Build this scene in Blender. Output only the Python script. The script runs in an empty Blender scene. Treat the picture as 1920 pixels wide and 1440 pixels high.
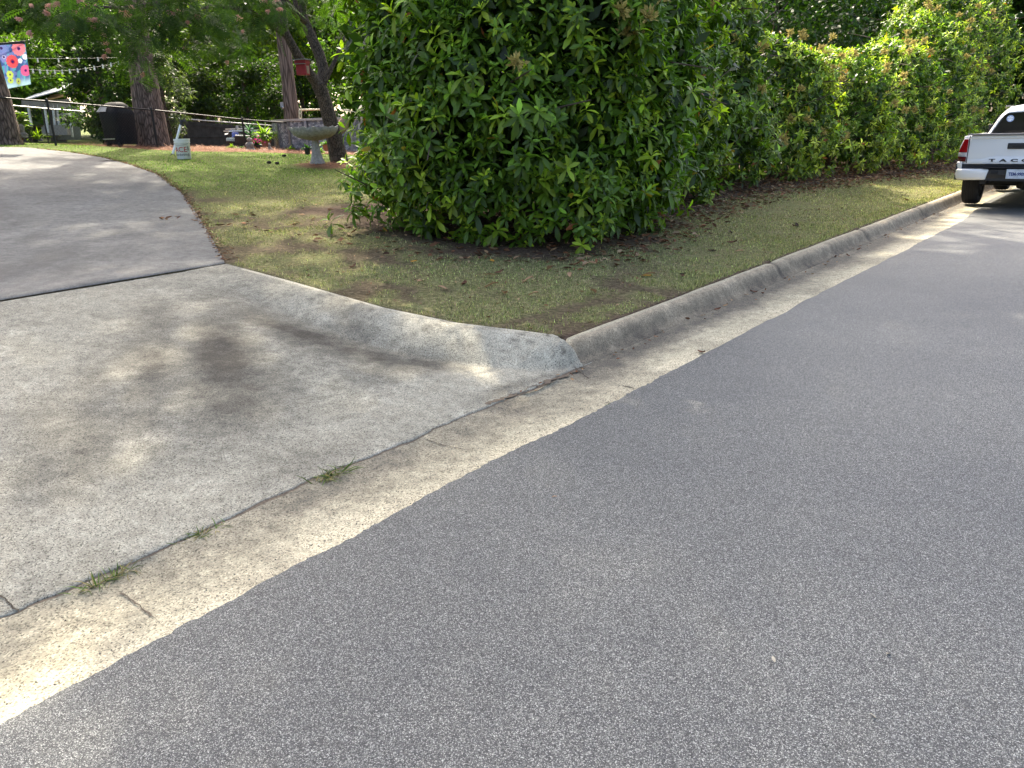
import bpy, math, random, zlib
import numpy as np
from mathutils import Vector, Matrix

rng = np.random.default_rng(11); random.seed(11)
SC = bpy.context.scene; COL = SC.collection
PI = math.pi; R = math.radians

# ------------------------------------------------------------------ camera, sky, sun, exposure
F_PX, PITCH, ROLL, CAM_H = 1442.0, R(18.5), 0.03, 1.6
_f = np.array([0, math.cos(PITCH), -math.sin(PITCH)]); _r = np.array([1., 0, 0]); _u = np.cross(_r, _f)
CR = _r * math.cos(ROLL) - _u * math.sin(ROLL); CU = _r * math.sin(ROLL) + _u * math.cos(ROLL)
CAM = np.array([0, 0, CAM_H])
cd = bpy.data.cameras.new('camera'); cam = bpy.data.objects.new('camera', cd); COL.objects.link(cam)
cd.sensor_width = 36; cd.lens = 36 * F_PX / 1920; cd.clip_start = 0.05; cd.clip_end = 1500
cam.matrix_world = Matrix(((CR[0], CU[0], -_f[0], 0), (CR[1], CU[1], -_f[1], 0), (CR[2], CU[2], -_f[2], CAM_H), (0, 0, 0, 1)))
SC.camera = cam

SUN_EL, SUN_AZ = 46, -14          # degrees; azimuth measured from +Y towards +X
w = bpy.data.worlds.new('World'); SC.world = w; w.use_nodes = True
nt = w.node_tree; bg = nt.nodes['Background']
sky = nt.nodes.new('ShaderNodeTexSky'); sky.sky_type = 'NISHITA'; sky.sun_disc = False
sky.sun_elevation = R(SUN_EL); sky.sun_rotation = R(SUN_AZ % 360); sky.air_density = 0.7; sky.dust_density = 5.0; sky.ozone_density = 0.6
wb = nt.nodes.new('ShaderNodeMix'); wb.data_type = 'RGBA'; wb.blend_type = 'MULTIPLY'; wb.inputs[0].default_value = 1; wb.inputs[7].default_value = (1.03, 1.0, .95, 1)   # hazy, slightly warm sky
nt.links.new(sky.outputs[0], wb.inputs[6]); nt.links.new(wb.outputs[2], bg.inputs[0]); bg.inputs[1].default_value = 0.15
sd = bpy.data.lights.new('sun', 'SUN'); sd.energy = 2.8; sd.angle = R(0.6); sd.color = (1, .9, .74)
so = bpy.data.objects.new('sun', sd); COL.objects.link(so)
SUNV = Vector((math.sin(R(SUN_AZ)) * math.cos(R(SUN_EL)), math.cos(R(SUN_AZ)) * math.cos(R(SUN_EL)), math.sin(R(SUN_EL))))
so.rotation_euler = (-SUNV).to_track_quat('-Z', 'Y').to_euler(); so.location = (0, 0, 40)
vs = SC.view_settings; vs.view_transform = 'Standard'; vs.look = 'None'; vs.gamma = 1; vs.use_curve_mapping = False
vs.exposure = 2.2
cy = SC.cycles
cy.max_bounces = 6; cy.diffuse_bounces = 3; cy.glossy_bounces = 2; cy.transmission_bounces = 3; cy.transparent_max_bounces = 4
cy.sample_clamp_indirect = 4.0; cy.caustics_reflective = False; cy.caustics_refractive = False

# ------------------------------------------------------------------ the lie of the land: t runs along the street, s away from it
TH = R(40); D = np.array([math.sin(TH), math.cos(TH)]); N = np.array([-math.cos(TH), math.sin(TH)])
KS = [-99, 2.95, 3.1, 8, 22.8, 26, 34, 90, 400]; KZ = [0, 0, .15, .50, 1.33, 1.42, 1.6, 3.5, 9]
ES = [2.9, 3.09, 3.9, 4.6, 5.8, 6.89, 7.97, 9.99, 11.84, 14.53, 16.6, 18.45, 20.25, 21.8, 23]
ET = [4.36, 4.36, 4.05, 3.95, 3.97, 3.95, 4.47, 5.42, 6.24, 7.23, 7.71, 8.0, 8.0, 7.7, 7.6]
def H(t, s):
    t = np.asarray(t, float); s = np.asarray(s, float)
    return np.interp(s, KS, KZ) - .055 * (np.clip(t, 3, 20) - 11.2) * np.clip((s - 10) / 12.8, 0, 1)
def edge(s): return np.interp(s, ES, ET)
def W(t, s, z=0.0): p = D * t + N * s; return Vector((p[0], p[1], z))
def G(t, s, dz=0.0): return W(t, s, float(H(t, s)) + dz)
def TS(x, y): return x * D[0] + y * D[1], x * N[0] + y * N[1]
def HX(x, y): t, s = TS(x, y); return float(H(t, s))
def ray(px, py): return _f + CR * ((px - 960) / F_PX) + CU * ((720 - py) / F_PX)
def at(px, py, s):
    d = ray(px, py); k = s / (d[:2] @ N); return Vector(CAM + d * k)
def hit(px, py):
    d = ray(px, py)
    ks = np.arange(.5, 120, .01); P = CAM[None] + ks[:, None] * d[None]
    below = P[:, 2] <= H(P[:, :2] @ D, P[:, :2] @ N)
    i = int(np.argmax(below)); return Vector(P[i])
def scale(px, py, s): d = ray(px, py); return F_PX / (s / (d[:2] @ N))      # pixels per metre there
def sstep(x): x = np.clip(x, 0, 1); return x * x * (3 - 2 * x)
def vnoise(x, y, seed=0, freq=1.0):
    x = np.asarray(x, float) * freq; y = np.asarray(y, float) * freq
    xi = np.floor(x).astype(int); yi = np.floor(y).astype(int); fx = sstep(x - xi); fy = sstep(y - yi)
    def h(a, b):
        v = np.sin(a * 127.1 + b * 311.7 + seed * 74.7) * 43758.5453; return v - np.floor(v)
    return (h(xi, yi) * (1 - fx) + h(xi + 1, yi) * fx) * (1 - fy) + (h(xi, yi + 1) * (1 - fx) + h(xi + 1, yi + 1) * fx) * fy

def fbm(x, y, seed=0, freq=1.0):
    x = np.asarray(x, float); y = np.asarray(y, float); o = 0
    for i, (a, f) in enumerate(((.5, 1), (.28, 2.1), (.22, 4.3))):
        c, s_ = math.cos(.6 + i), math.sin(.6 + i); o = o + a * vnoise(x * c - y * s_ + 13 * i, x * s_ + y * c, seed + 7 * i, freq * f)
    return o
def reseed(label):
    global rng
    k = zlib.crc32(label.encode()); rng = np.random.default_rng(k); random.seed(k)
# ------------------------------------------------------------------ helpers
def tag(o, label=None, cat=None, group=None, kind=None):
    if label: o['label'] = label
    if cat: o['category'] = cat
    if group: o['group'] = group
    if kind: o['kind'] = kind
    return o
def thing(name, label, cat, loc=(0, 0, 0), rz=0, group=None):
    o = bpy.data.objects.new(name, None); COL.objects.link(o); o.location = loc; o.rotation_euler = (0, 0, rz)
    o.empty_display_size = .2
    return tag(o, label, cat, group)
def link(name, me, parent=None):
    o = bpy.data.objects.new(name, me); COL.objects.link(o)
    if parent: o.parent = parent
    return o
def fast(name, V, Q, mat, parent=None, col=None, smooth=False, extra=None):
    V = np.ascontiguousarray(V, np.float32); Q = np.ascontiguousarray(Q, np.int32); k = Q.shape[1]
    me = bpy.data.meshes.new(name)
    me.vertices.add(len(V)); me.vertices.foreach_set('co', V.ravel())
    me.loops.add(Q.size); me.loops.foreach_set('vertex_index', Q.ravel())
    me.polygons.add(len(Q)); me.polygons.foreach_set('loop_start', np.arange(len(Q), dtype=np.int32) * k)
    me.update(calc_edges=True)
    if smooth: me.polygons.foreach_set('use_smooth', np.ones(len(Q), bool))
    atts = dict(extra or {})
    if col is not None: atts['col'] = col
    for an, c in atts.items():
        c = np.asarray(c, np.float32)
        if c.ndim == 1: c = np.repeat(c[:, None], 3, 1)
        a = me.attributes.new(an, 'FLOAT_COLOR', 'POINT')
        a.data.foreach_set('color', np.ascontiguousarray(np.concatenate([c, np.ones((len(c), 1), np.float32)], 1), np.float32).ravel())
    me.materials.append(mat)
    return link(name, me, parent)
class MB:
    def __init__(s): s.v = []; s.f = []; s.m = []
    def add(s, vs, fs, mi=0):
        b = len(s.v); s.v += [tuple(v) for v in vs]; s.f += [tuple(i + b for i in f) for f in fs]; s.m += [mi] * len(fs); return s
    def box(s, c, d, rot=None, mi=0):
        vs = [Vector(((x - .5) * d[0], (y - .5) * d[1], (z - .5) * d[2])) for x in (0, 1) for y in (0, 1) for z in (0, 1)]
        if rot is not None: vs = [rot @ v for v in vs]
        vs = [v + Vector(c) for v in vs]
        return s.add(vs, [(0, 1, 3, 2), (4, 6, 7, 5), (0, 4, 5, 1), (2, 3, 7, 6), (0, 2, 6, 4), (1, 5, 7, 3)], mi)
    def tube(s, pts, rad, n=8, mi=0, cap=True, wob=0.0):
        pts = [Vector(p) for p in pts]
        if not hasattr(rad, '__len__'): rad = [rad] * len(pts)
        vs = []; a = None
        for i, p in enumerate(pts):
            d = (pts[min(i + 1, len(pts) - 1)] - pts[max(i - 1, 0)]).normalized()
            if a is None:
                a = d.orthogonal().normalized()
            else:
                a = (a - d * a.dot(d)).normalized()
            b = d.cross(a)
            for j in range(n):
                q = 2 * PI * j / n; r = rad[i] * (1 + wob * random.uniform(-1, 1))
                vs.append(p + (a * math.cos(q) + b * math.sin(q)) * r)
        fs = [(i * n + j, i * n + (j + 1) % n, (i + 1) * n + (j + 1) % n, (i + 1) * n + j) for i in range(len(pts) - 1) for j in range(n)]
        if cap: fs += [tuple(range(n - 1, -1, -1)), tuple((len(pts) - 1) * n + j for j in range(n))]
        return s.add(vs, fs, mi)
    def lathe(s, prof, n=24, c=(0, 0, 0), mi=0, wave=None, cap=True):
        vs = []
        for i, (r, z) in enumerate(prof):
            for j in range(n):
                q = 2 * PI * j / n; rr, zz = (r, z) if wave is None else wave(i, q, r, z)
                vs.append((c[0] + rr * math.cos(q), c[1] + rr * math.sin(q), c[2] + zz))
        fs = [(i * n + j, i * n + (j + 1) % n, (i + 1) * n + (j + 1) % n, (i + 1) * n + j) for i in range(len(prof) - 1) for j in range(n)]
        if cap: fs += [tuple(range(n - 1, -1, -1)), tuple((len(prof) - 1) * n + j for j in range(n))]
        return s.add(vs, fs, mi)
    def prism(s, poly, fn, d0, d1, mi=0):
        n = len(poly); vs = [fn(a, b, d0) for a, b in poly] + [fn(a, b, d1) for a, b in poly]
        fs = [tuple(range(n)), tuple(range(2 * n - 1, n - 1, -1))] + [(i, i + n, (i + 1) % n + n, (i + 1) % n) for i in range(n)]
        return s.add(vs, fs, mi)
    def loft(s, secs, mi=0, closed=True, cap=True):
        n = len(secs[0]); vs = [p for q in secs for p in q]
        m = n if closed else n - 1
        fs = [(i * n + j, i * n + (j + 1) % n, (i + 1) * n + (j + 1) % n, (i + 1) * n + j) for i in range(len(secs) - 1) for j in range(m)]
        if cap: fs += [tuple(range(n - 1, -1, -1)), tuple((len(secs) - 1) * n + j for j in range(n))]
        return s.add(vs, fs, mi)
    def build(s, name, mats, parent=None, smooth=False, bevel=0, seg=2):
        me = bpy.data.meshes.new(name); me.from_pydata(s.v, [], s.f); me.update()
        mats = mats if isinstance(mats, (list, tuple)) else [mats]
        for m in mats: me.materials.append(m)
        me.polygons.foreach_set('material_index', s.m)
        import bmesh
        bm = bmesh.new(); bm.from_mesh(me); bmesh.ops.recalc_face_normals(bm, faces=bm.faces[:])
        if bevel:
            bmesh.ops.remove_doubles(bm, verts=bm.verts[:], dist=1e-5)
            es = [e for e in bm.edges if len(e.link_faces) == 2 and e.calc_face_angle(0) > .6]
            bmesh.ops.bevel(bm, geom=es, offset=bevel, segments=seg, profile=.5, affect='EDGES', clamp_overlap=True)
        bm.to_mesh(me); bm.free()
        if smooth:
            me.polygons.foreach_set('use_smooth', [True] * len(me.polygons))
            me.set_sharp_from_angle(angle=R(42))
        return link(name, me, parent)
def text_mesh(txt, size, depth=.002, bold=0.0):
    cu = bpy.data.curves.new('letters', 'FONT'); cu.body = txt; cu.size = size; cu.extrude = depth; cu.align_x = 'CENTER'; cu.align_y = 'CENTER'; cu.resolution_u = 3; cu.offset = bold
    o = bpy.data.objects.new('letters', cu); COL.objects.link(o); bpy.context.view_layer.update()
    me = bpy.data.meshes.new_from_object(o.evaluated_get(bpy.context.evaluated_depsgraph_get()))
    bpy.data.objects.remove(o); bpy.data.curves.remove(cu); return me

# ------------------------------------------------------------------ materials
def nodes(name):
    m = bpy.data.materials.new(name); m.use_nodes = True; t = m.node_tree; return m, t, t.nodes['Principled BSDF']
def nd(t, typ, **kw):
    n = t.nodes.new(typ)
    for k, v in kw.items():
        if k.startswith('i_'): n.inputs[k[2:].replace('_', ' ')].default_value = v
        else: setattr(n, k, v)
    return n
def L(t, a, b): t.links.new(a, b)
def ramp(t, src, stops):
    r = nd(t, 'ShaderNodeValToRGB'); e = r.color_ramp.elements
    while len(e) > 1: e.remove(e[-1])
    e[0].position = stops[0][0]; e[0].color = (*stops[0][1], 1)
    for p, c in stops[1:]: x = e.new(p); x.color = (*c, 1)
    L(t, src, r.inputs[0]); return r.outputs[0]
def g3(v): return (v, v, v)
def noise(t, vec, sc, det=4, rough=.55): n = nd(t, 'ShaderNodeTexNoise', i_Scale=sc, i_Detail=det, i_Roughness=rough); L(t, vec, n.inputs['Vector']); return n.outputs[0]
def voro(t, vec, sc, feat='F1', out=0): n = nd(t, 'ShaderNodeTexVoronoi', i_Scale=sc, feature=feat); L(t, vec, n.inputs['Vector']); return n.outputs[out]
def mix(t, fac, a, b, mode='MIX'):
    m = nd(t, 'ShaderNodeMix', data_type='RGBA', blend_type=mode)
    for i, v in ((0, fac), (6, a), (7, b)):
        if hasattr(v, 'links'): L(t, v, m.inputs[i])
        else: m.inputs[i].default_value = v if i == 0 else (*v, 1)
    return m.outputs[2]
def bump(t, bs, src, strength=.5, dist=.01):
    b = nd(t, 'ShaderNodeBump', i_Strength=strength, i_Distance=dist); L(t, src, b.inputs['Height']); L(t, b.outputs[0], bs.inputs['Normal'])
def coords(t, obj=True, sc=None):
    c = nd(t, 'ShaderNodeTexCoord'); o = c.outputs['Object']
    if sc: m = nd(t, 'ShaderNodeMapping'); m.inputs['Scale'].default_value = sc; L(t, o, m.inputs[0]); o = m.outputs[0]
    return o
def attr(t, name): a = nd(t, 'ShaderNodeAttribute', attribute_name=name); return a.outputs['Color']
def plain(name, c, rough=.6, metal=0, var=.15, sc=20, spec=.5, bmp=0):
    m, t, b = nodes(name); v = coords(t); n = noise(t, v, sc, 5)
    col = ramp(t, n, [(.3, tuple(x * (1 - var) for x in c)), (.7, tuple(min(1, x * (1 + var)) for x in c))]); L(t, col, b.inputs['Base Color'])
    b.inputs['Roughness'].default_value = rough; b.inputs['Metallic'].default_value = metal; b.inputs['Specular IOR Level'].default_value = spec
    if bmp: bump(t, b, noise(t, v, sc * 4), bmp, .005)
    return m
def leafmat(name, trans=.35, rough=.42, spec=.4, tcol=(1.5, 1.9, .5)):
    m, t, b = nodes(name); c = attr(t, 'col'); g = noise(t, coords(t), 3.0, 2)
    c2 = mix(t, .5, c, ramp(t, g, [(.35, g3(.65)), (.65, g3(1.25))]), 'MULTIPLY'); L(t, c2, b.inputs['Base Color'])
    b.inputs['Roughness'].default_value = rough; b.inputs['Specular IOR Level'].default_value = spec
    tr = nd(t, 'ShaderNodeBsdfTranslucent'); L(t, mix(t, 1, c, tcol, 'MULTIPLY'), tr.inputs[0])
    ms = nd(t, 'ShaderNodeMixShader'); ms.inputs[0].default_value = trans
    L(t, b.outputs[0], ms.inputs[1]); L(t, tr.outputs[0], ms.inputs[2]); L(t, ms.outputs[0], t.nodes['Material Output'].inputs[0]); return m
M = {}
def mk_asphalt():
    m, t, b = nodes('asphalt'); v = coords(t)
    cell = voro(t, v, 430, out=1); sp = nd(t, 'ShaderNodeSeparateColor'); L(t, cell, sp.inputs[0])
    agg = ramp(t, sp.outputs[0], [(0, g3(.014)), (.42, g3(.036)), (.7, g3(.082)), (.86, (.22, .216, .205)), (1, (.52, .505, .47))])
    c2_ = voro(t, v, 200, out=1); sp2 = nd(t, 'ShaderNodeSeparateColor'); L(t, c2_, sp2.inputs[0])
    agg = mix(t, .36, agg, ramp(t, sp2.outputs[1], [(0, g3(.025)), (.6, g3(.062)), (.86, (.12, .116, .11)), (1, (.33, .32, .29))]))
    fine = noise(t, v, 150, 4, .7); agg2 = mix(t, .5, agg, ramp(t, fine, [(.34, g3(.6)), (.66, g3(1.45))]), 'MULTIPLY')
    big = noise(t, v, .55, 5, .6); c = mix(t, 1, agg2, ramp(t, big, [(.32, (.80, .81, .84)), (.68, (1.2, 1.18, 1.14))]), 'MULTIPLY')
    chip = voro(t, v, 26, out=1); s2 = nd(t, 'ShaderNodeSeparateColor'); L(t, chip, s2.inputs[0]); vd = voro(t, v, 26)
    rare = nd(t, 'ShaderNodeMath', operation='GREATER_THAN'); L(t, s2.outputs[2], rare.inputs[0]); rare.inputs[1].default_value = .86
    near = nd(t, 'ShaderNodeMath', operation='LESS_THAN'); L(t, vd, near.inputs[0]); near.inputs[1].default_value = .13
    both = nd(t, 'ShaderNodeMath', operation='MULTIPLY'); L(t, rare.outputs[0], both.inputs[0]); L(t, near.outputs[0], both.inputs[1])
    c = mix(t, both.outputs[0], c, (.38, .37, .34))
    L(t, mix(t, 1, c, (1.20, 1.275, 1.255), 'MULTIPLY'), b.inputs['Base Color'])
    b.inputs['Roughness'].default_value = .62; b.inputs['Specular IOR Level'].default_value = .42
    h = voro(t, v, 300); bump(t, b, h, .6, .0025); return m
def mk_concrete(name, base, light, dark, speck=150, amount=.7, yellow=(.40, .36, .26)):
    m, t, b = nodes(name); v = coords(t)
    st = attr(t, 'stain'); ss = nd(t, 'ShaderNodeSeparateColor'); L(t, st, ss.inputs[0])
    n1 = noise(t, v, 2.2, 6, .65); c = ramp(t, n1, [(.3, tuple(x * .8 for x in base)), (.55, base), (.75, light)])
    n3 = noise(t, v, 14, 5, .7); c = mix(t, .6, c, ramp(t, n3, [(.34, g3(.5)), (.5, g3(1)), (.66, g3(1.4))]), 'MULTIPLY')
    c = mix(t, ss.outputs[1], c, yellow)
    n2 = noise(t, v, 9, 4, .7); sub = nd(t, 'ShaderNodeMath', operation='ADD'); L(t, ss.outputs[0], sub.inputs[0])
    k = nd(t, 'ShaderNodeMath', operation='MULTIPLY_ADD'); L(t, n2, k.inputs[0]); k.inputs[1].default_value = 1.1; k.inputs[2].default_value = -.55
    L(t, k.outputs[0], sub.inputs[1]); sub.use_clamp = True
    c = mix(t, sub.outputs[0], c, dark)
    cell = voro(t, v, speck, out=1); sp = nd(t, 'ShaderNodeSeparateColor'); L(t, cell, sp.inputs[0])
    pit = ramp(t, sp.outputs[1], [(0, g3(.30)), (.14, g3(.6)), (.3, g3(.95)), (.75, g3(1.08)), (1, g3(1.5))])
    c = mix(t, amount, c, pit, 'MULTIPLY'); L(t, c, b.inputs['Base Color'])
    b.inputs['Roughness'].default_value = .85; b.inputs['Specular IOR Level'].default_value = .3
    hh = mix(t, .5, voro(t, v, speck), noise(t, v, 60, 4, .7)); bump(t, b, hh, .6 * amount, .006); return m
def mk_ground():
    m, t, b = nodes('lawn_soil'); v = coords(t); s = attr(t, 'soil'); ss = nd(t, 'ShaderNodeSeparateColor'); L(t, s, ss.inputs[0])
    n = noise(t, v, 26, 6, .7); n2 = noise(t, v, 5, 4)
    turf = ramp(t, n, [(.32, (.055, .055, .024)), (.5, (.15, .145, .068)), (.68, (.32, .28, .16))])
    turf = mix(t, .6, turf, ramp(t, n2, [(.3, (.8, 1.05, .7)), (.7, (1.15, 1, .95))]), 'MULTIPLY')
    dirt = ramp(t, n, [(.3, (.030, .020, .013)), (.5, (.085, .058, .040)), (.7, (.17, .125, .09))])
    turf = mix(t, ss.outputs[2], turf, ramp(t, n, [(.32, (.04, .06, .012)), (.5, (.09, .125, .024)), (.7, (.19, .2, .07))]))
    c = mix(t, ss.outputs[0], turf, dirt)
    straw = ramp(t, n, [(.3, (.06, .026, .015)), (.55, (.19, .095, .052)), (.72, (.34, .2, .12))])
    c = mix(t, ss.outputs[1], c, straw); L(t, c, b.inputs['Base Color']); b.inputs['Roughness'].default_value = .95; b.inputs['Specular IOR Level'].default_value = .1
    bump(t, b, n, .8, .02); return m
def mk_bark(name, a, bc, sc=(6, 6, 1.2), bmp=1.0, plates=5):
    m, t, b = nodes(name); v = coords(t, sc=sc); n = noise(t, v, 2.5, 6, .65)
    vo = nd(t, 'ShaderNodeTexVoronoi', i_Scale=plates, feature='DISTANCE_TO_EDGE'); 
    ad = nd(t, 'ShaderNodeVectorMath', operation='ADD'); L(t, v, ad.inputs[0]); L(t, nd(t, 'ShaderNodeTexNoise', i_Scale=3.0).outputs[1], ad.inputs[1]); L(t, ad.outputs[0], vo.inputs['Vector'])
    cr = ramp(t, vo.outputs[0], [(0, g3(.25)), (.2, g3(1))]); c = mix(t, 1, ramp(t, n, [(.3, a), (.7, bc)]), cr, 'MULTIPLY')
    L(t, c, b.inputs['Base Color']); b.inputs['Roughness'].default_value = .9; b.inputs['Specular IOR Level'].default_value = .2
    bump(t, b, mix(t, .6, n, cr), bmp, .03); return m
def mk_stonewall():
    m, t, b = nodes('stone_print'); v = coords(t, sc=(1, 1, 1.6)); cell = nd(t, 'ShaderNodeTexVoronoi', i_Scale=9); L(t, v, cell.inputs['Vector'])
    e = nd(t, 'ShaderNodeTexVoronoi', i_Scale=9, feature='DISTANCE_TO_EDGE'); L(t, v, e.inputs['Vector'])
    sp = nd(t, 'ShaderNodeSeparateColor'); L(t, cell.outputs[1], sp.inputs[0])
    c = mix(t, 1, ramp(t, sp.outputs[0], [(0, (.10, .105, .12)), (.5, (.22, .22, .23)), (1, (.45, .44, .42))]), ramp(t, e.outputs[0], [(0, g3(.25)), (.06, g3(1))]), 'MULTIPLY')
    L(t, c, b.inputs['Base Color']); b.inputs['Roughness'].default_value = .6; return m
def mk_glass(name, c=(.01, .012, .012)):
    m, t, b = nodes(name); n = noise(t, coords(t), 3); L(t, ramp(t, n, [(.3, c), (.7, tuple(x * 1.6 for x in c))]), b.inputs['Base Color'])
    b.inputs['Roughness'].default_value = .05; b.inputs['Specular IOR Level'].default_value = .18; return m
def mk_paint(name, c):
    m, t, b = nodes(name); n = noise(t, coords(t), 1.5, 3); L(t, ramp(t, n, [(.3, tuple(x * .96 for x in c)), (.7, c)]), b.inputs['Base Color'])
    b.inputs['Roughness'].default_value = .35; b.inputs['Coat Weight'].default_value = .6; b.inputs['Coat Roughness'].default_value = .05; return m
def mk_attr(name, rough=.8, trans=0):
    m, t, b = nodes(name); c = attr(t, 'col'); L(t, c, b.inputs['Base Color']); b.inputs['Roughness'].default_value = rough; b.inputs['Specular IOR Level'].default_value = .25
    if trans:
        tr = nd(t, 'ShaderNodeBsdfTranslucent'); L(t, c, tr.inputs[0]); ms = nd(t, 'ShaderNodeMixShader'); ms.inputs[0].default_value = trans
        L(t, b.outputs[0], ms.inputs[1]); L(t, tr.outputs[0], ms.inputs[2]); L(t, ms.outputs[0], t.nodes['Material Output'].inputs[0])
    return m
M['asphalt'] = mk_asphalt()
M['apron'] = mk_concrete('apron_concrete', (.25, .242, .192), (.40, .386, .312), (.058, .053, .042), 190, 1.0, (.50, .47, .36))
M['drive'] = mk_concrete('driveway_concrete', (.165, .167, .155), (.23, .232, .215), (.08, .08, .075), 220, .65, (.33, .31, .26))
M['gutter'] = mk_concrete('gutter_concrete', (.38, .345, .24), (.54, .49, .35), (.11, .10, .078), 170, .95, (.68, .61, .42))
M['curb'] = mk_concrete('curb_concrete', (.34, .288, .198), (.46, .398, .285), (.080, .069, .052), 170, .8, (.45, .42, .30))
M['ground'] = mk_ground()
M['leaf'] = leafmat('glossy_leaf', .30, .42, .32)
M['tree_leaf'] = leafmat('tree_leaf', .45, .55, .3, (1.7, 1.9, .5))
M['fern_leaf'] = leafmat('fern_leaf', .5, .6, .2, (1.5, 1.8, .5))
M['grass'] = leafmat('grass_blade', .3, .6, .2, (1.3, 1.5, .6))
M['dry'] = mk_attr('dry_leaf', .8, .15)
M['petal'] = mk_attr('petal', .8, .35)
M['cloth'] = mk_attr('printed_cloth', .85, .3)
M['pine_bark'] = mk_bark('pine_bark', (.095, .066, .052), (.25, .185, .15), (5, 5, 1.1), 1.0, 3.0)
M['smooth_bark'] = mk_bark('smooth_bark', (.16, .115, .09), (.25, .19, .155), (9, 9, .7), .35, 1.2)
M['mimosa_bark'] = mk_bark('mimosa_bark', (.07, .055, .042), (.17, .13, .10), (8, 8, 3), .6, 4)
M['twig'] = plain('twig_bark', (.085, .06, .042), .9, sc=30)
M['cut_wood'] = plain('cut_wood', (.28, .19, .12), .9, sc=30)
M['white'] = mk_paint('white_paint', (.80, .81, .81))
M['black_plastic'] = plain('black_plastic', (.018, .019, .022), .5, sc=60)
M['rubber'] = plain('tyre_rubber', (.014, .014, .016), .8, sc=60)
M['metal'] = plain('grey_metal', (.3, .3, .31), .4, .8)
M['dark_metal'] = plain('dark_metal', (.02, .02, .02), .5, .3)
M['bright_rail'] = plain('galvanised_rail', (.50, .50, .48), .5, .4)
M['fence_black'] = plain('black_coated_metal', (.016, .015, .014), .55, 0, spec=.3)
M['glass'] = mk_glass('dark_glass', (.004, .005, .005))
M['red_lens'] = plain('red_lens', (.34, .006, .012), .12, sc=8)
M['dark_red_lens'] = plain('dark_red_lens', (.11, .006, .01), .15, sc=8)
M['clear_lens'] = plain('clear_lens', (.55, .53, .53), .15, sc=40)
M['plate'] = plain('plate_white', (.55, .6, .66), .45)
M['plate_blue'] = plain('plate_blue', (.02, .05, .19), .5)
M['plate_red'] = plain('lettering_red', (.45, .012, .02), .5)
M['letter_black'] = plain('lettering_black', (.015, .015, .018), .4)
M['bucket'] = plain('white_bucket_plastic', (.74, .74, .70), .45, sc=12, var=.06)
M['bath'] = plain('birdbath_concrete', (.30, .285, .25), .85, sc=18, var=.3, bmp=.5)
M['red_wood'] = plain('red_painted_wood', (.26, .012, .018), .55, sc=14)
M['roof_grey'] = plain('weathered_board', (.21, .2, .19), .8, sc=14)
M['cover'] = plain('black_cover_cloth', (.008, .008, .010), .75, sc=9, var=.3, bmp=.3, spec=.2)
M['window_pale'] = plain('cloudy_vinyl', (.30, .28, .24), .3, sc=12, var=.4)
M['shed_roof'] = plain('pale_shed_roof', (.62, .62, .64), .6, sc=6)
M['shed_wall'] = plain('shed_wall', (.16, .17, .16), .8, sc=6)
M['shed_trim'] = plain('shed_trim', (.52, .53, .52), .6, sc=10)
M['shed_leafy'] = plain('leaf_strewn_roof', (.34, .21, .08), .9, sc=9, var=.5)
M['dark_fence'] = plain('dark_boards', (.040, .037, .034), .9, sc=5, var=.4)
M['stone'] = mk_stonewall()
M['terra'] = plain('terracotta', (.36, .13, .065), .8, sc=14)
M['brick'] = plain('red_timber', (.23, .085, .055), .85, sc=10, var=.3)
M['blue_glaze'] = plain('blue_glaze', (.012, .025, .11), .2, sc=9)
M['table_white'] = plain('white_table', (.78, .78, .74), .4, sc=9, var=.05)
M['wicker'] = plain('dark_wicker', (.045, .026, .022), .7, sc=70, var=.5, bmp=.6)
M['cushion'] = plain('pale_cushion', (.52, .62, .60), .9, sc=20)
M['pillow'] = plain('blue_print_pillow', (.10, .13, .36), .9, sc=26, var=.9)
M['grey_stone'] = plain('grey_stone', (.22, .2, .17), .9, sc=16, var=.4, bmp=.5)
M['tan_pipe'] = plain('tan_pipe', (.50, .43, .28), .5)
M['bulb'] = plain('clear_bulb', (.75, .74, .66), .15)
M['wire'] = plain('pale_wire', (.16, .16, .13), .5)
M['blue_ball'] = plain('blue_white_ball', (.30, .42, .68), .2, sc=12, var=.9)
M['ball_white'] = plain('white_glaze', (.75, .77, .8), .25, sc=12, var=.05)
M['cone'] = plain('dark_cone', (.018, .013, .010), .9, sc=40)
M['mud'] = plain('dried_mud', (.115, .09, .062), .95, sc=60, var=.4)
M['dirt_line'] = plain('crack_dirt', (.055, .043, .03), .95, sc=60, var=.4)

# ------------------------------------------------------------------ setting: ground sheet, road, gutter, kerb, apron, driveway
def grid(name, T, S, Z, mat, extra=None, smooth=True):
    n, m = T.shape; X = T * D[0] + S * N[0]; Y = T * D[1] + S * N[1]
    V = np.stack([X, Y, Z], -1).reshape(-1, 3); I = np.arange(n * m).reshape(n, m)
    Q = np.stack([I[:-1, :-1], I[:-1, 1:], I[1:, 1:], I[1:, :-1]], -1).reshape(-1, 4)
    o = fast(name, V, Q, mat, smooth=smooth, extra={k: v.reshape(-1, v.shape[-1]) if v.ndim == 3 else v.reshape(-1) for k, v in (extra or {}).items()})
    tag(o, kind='structure'); return o
BT = [4.9, 5.3, 5.7, 6.3, 7, 8.5, 10.4, 13.8, 18, 22.6, 30, 60]; BS = [9.5, 6.7, 5.3, 4.6, 4.3, 4.5, 5.0, 5.3, 4.9, 3.9, 3.7, 3.7]
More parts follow.
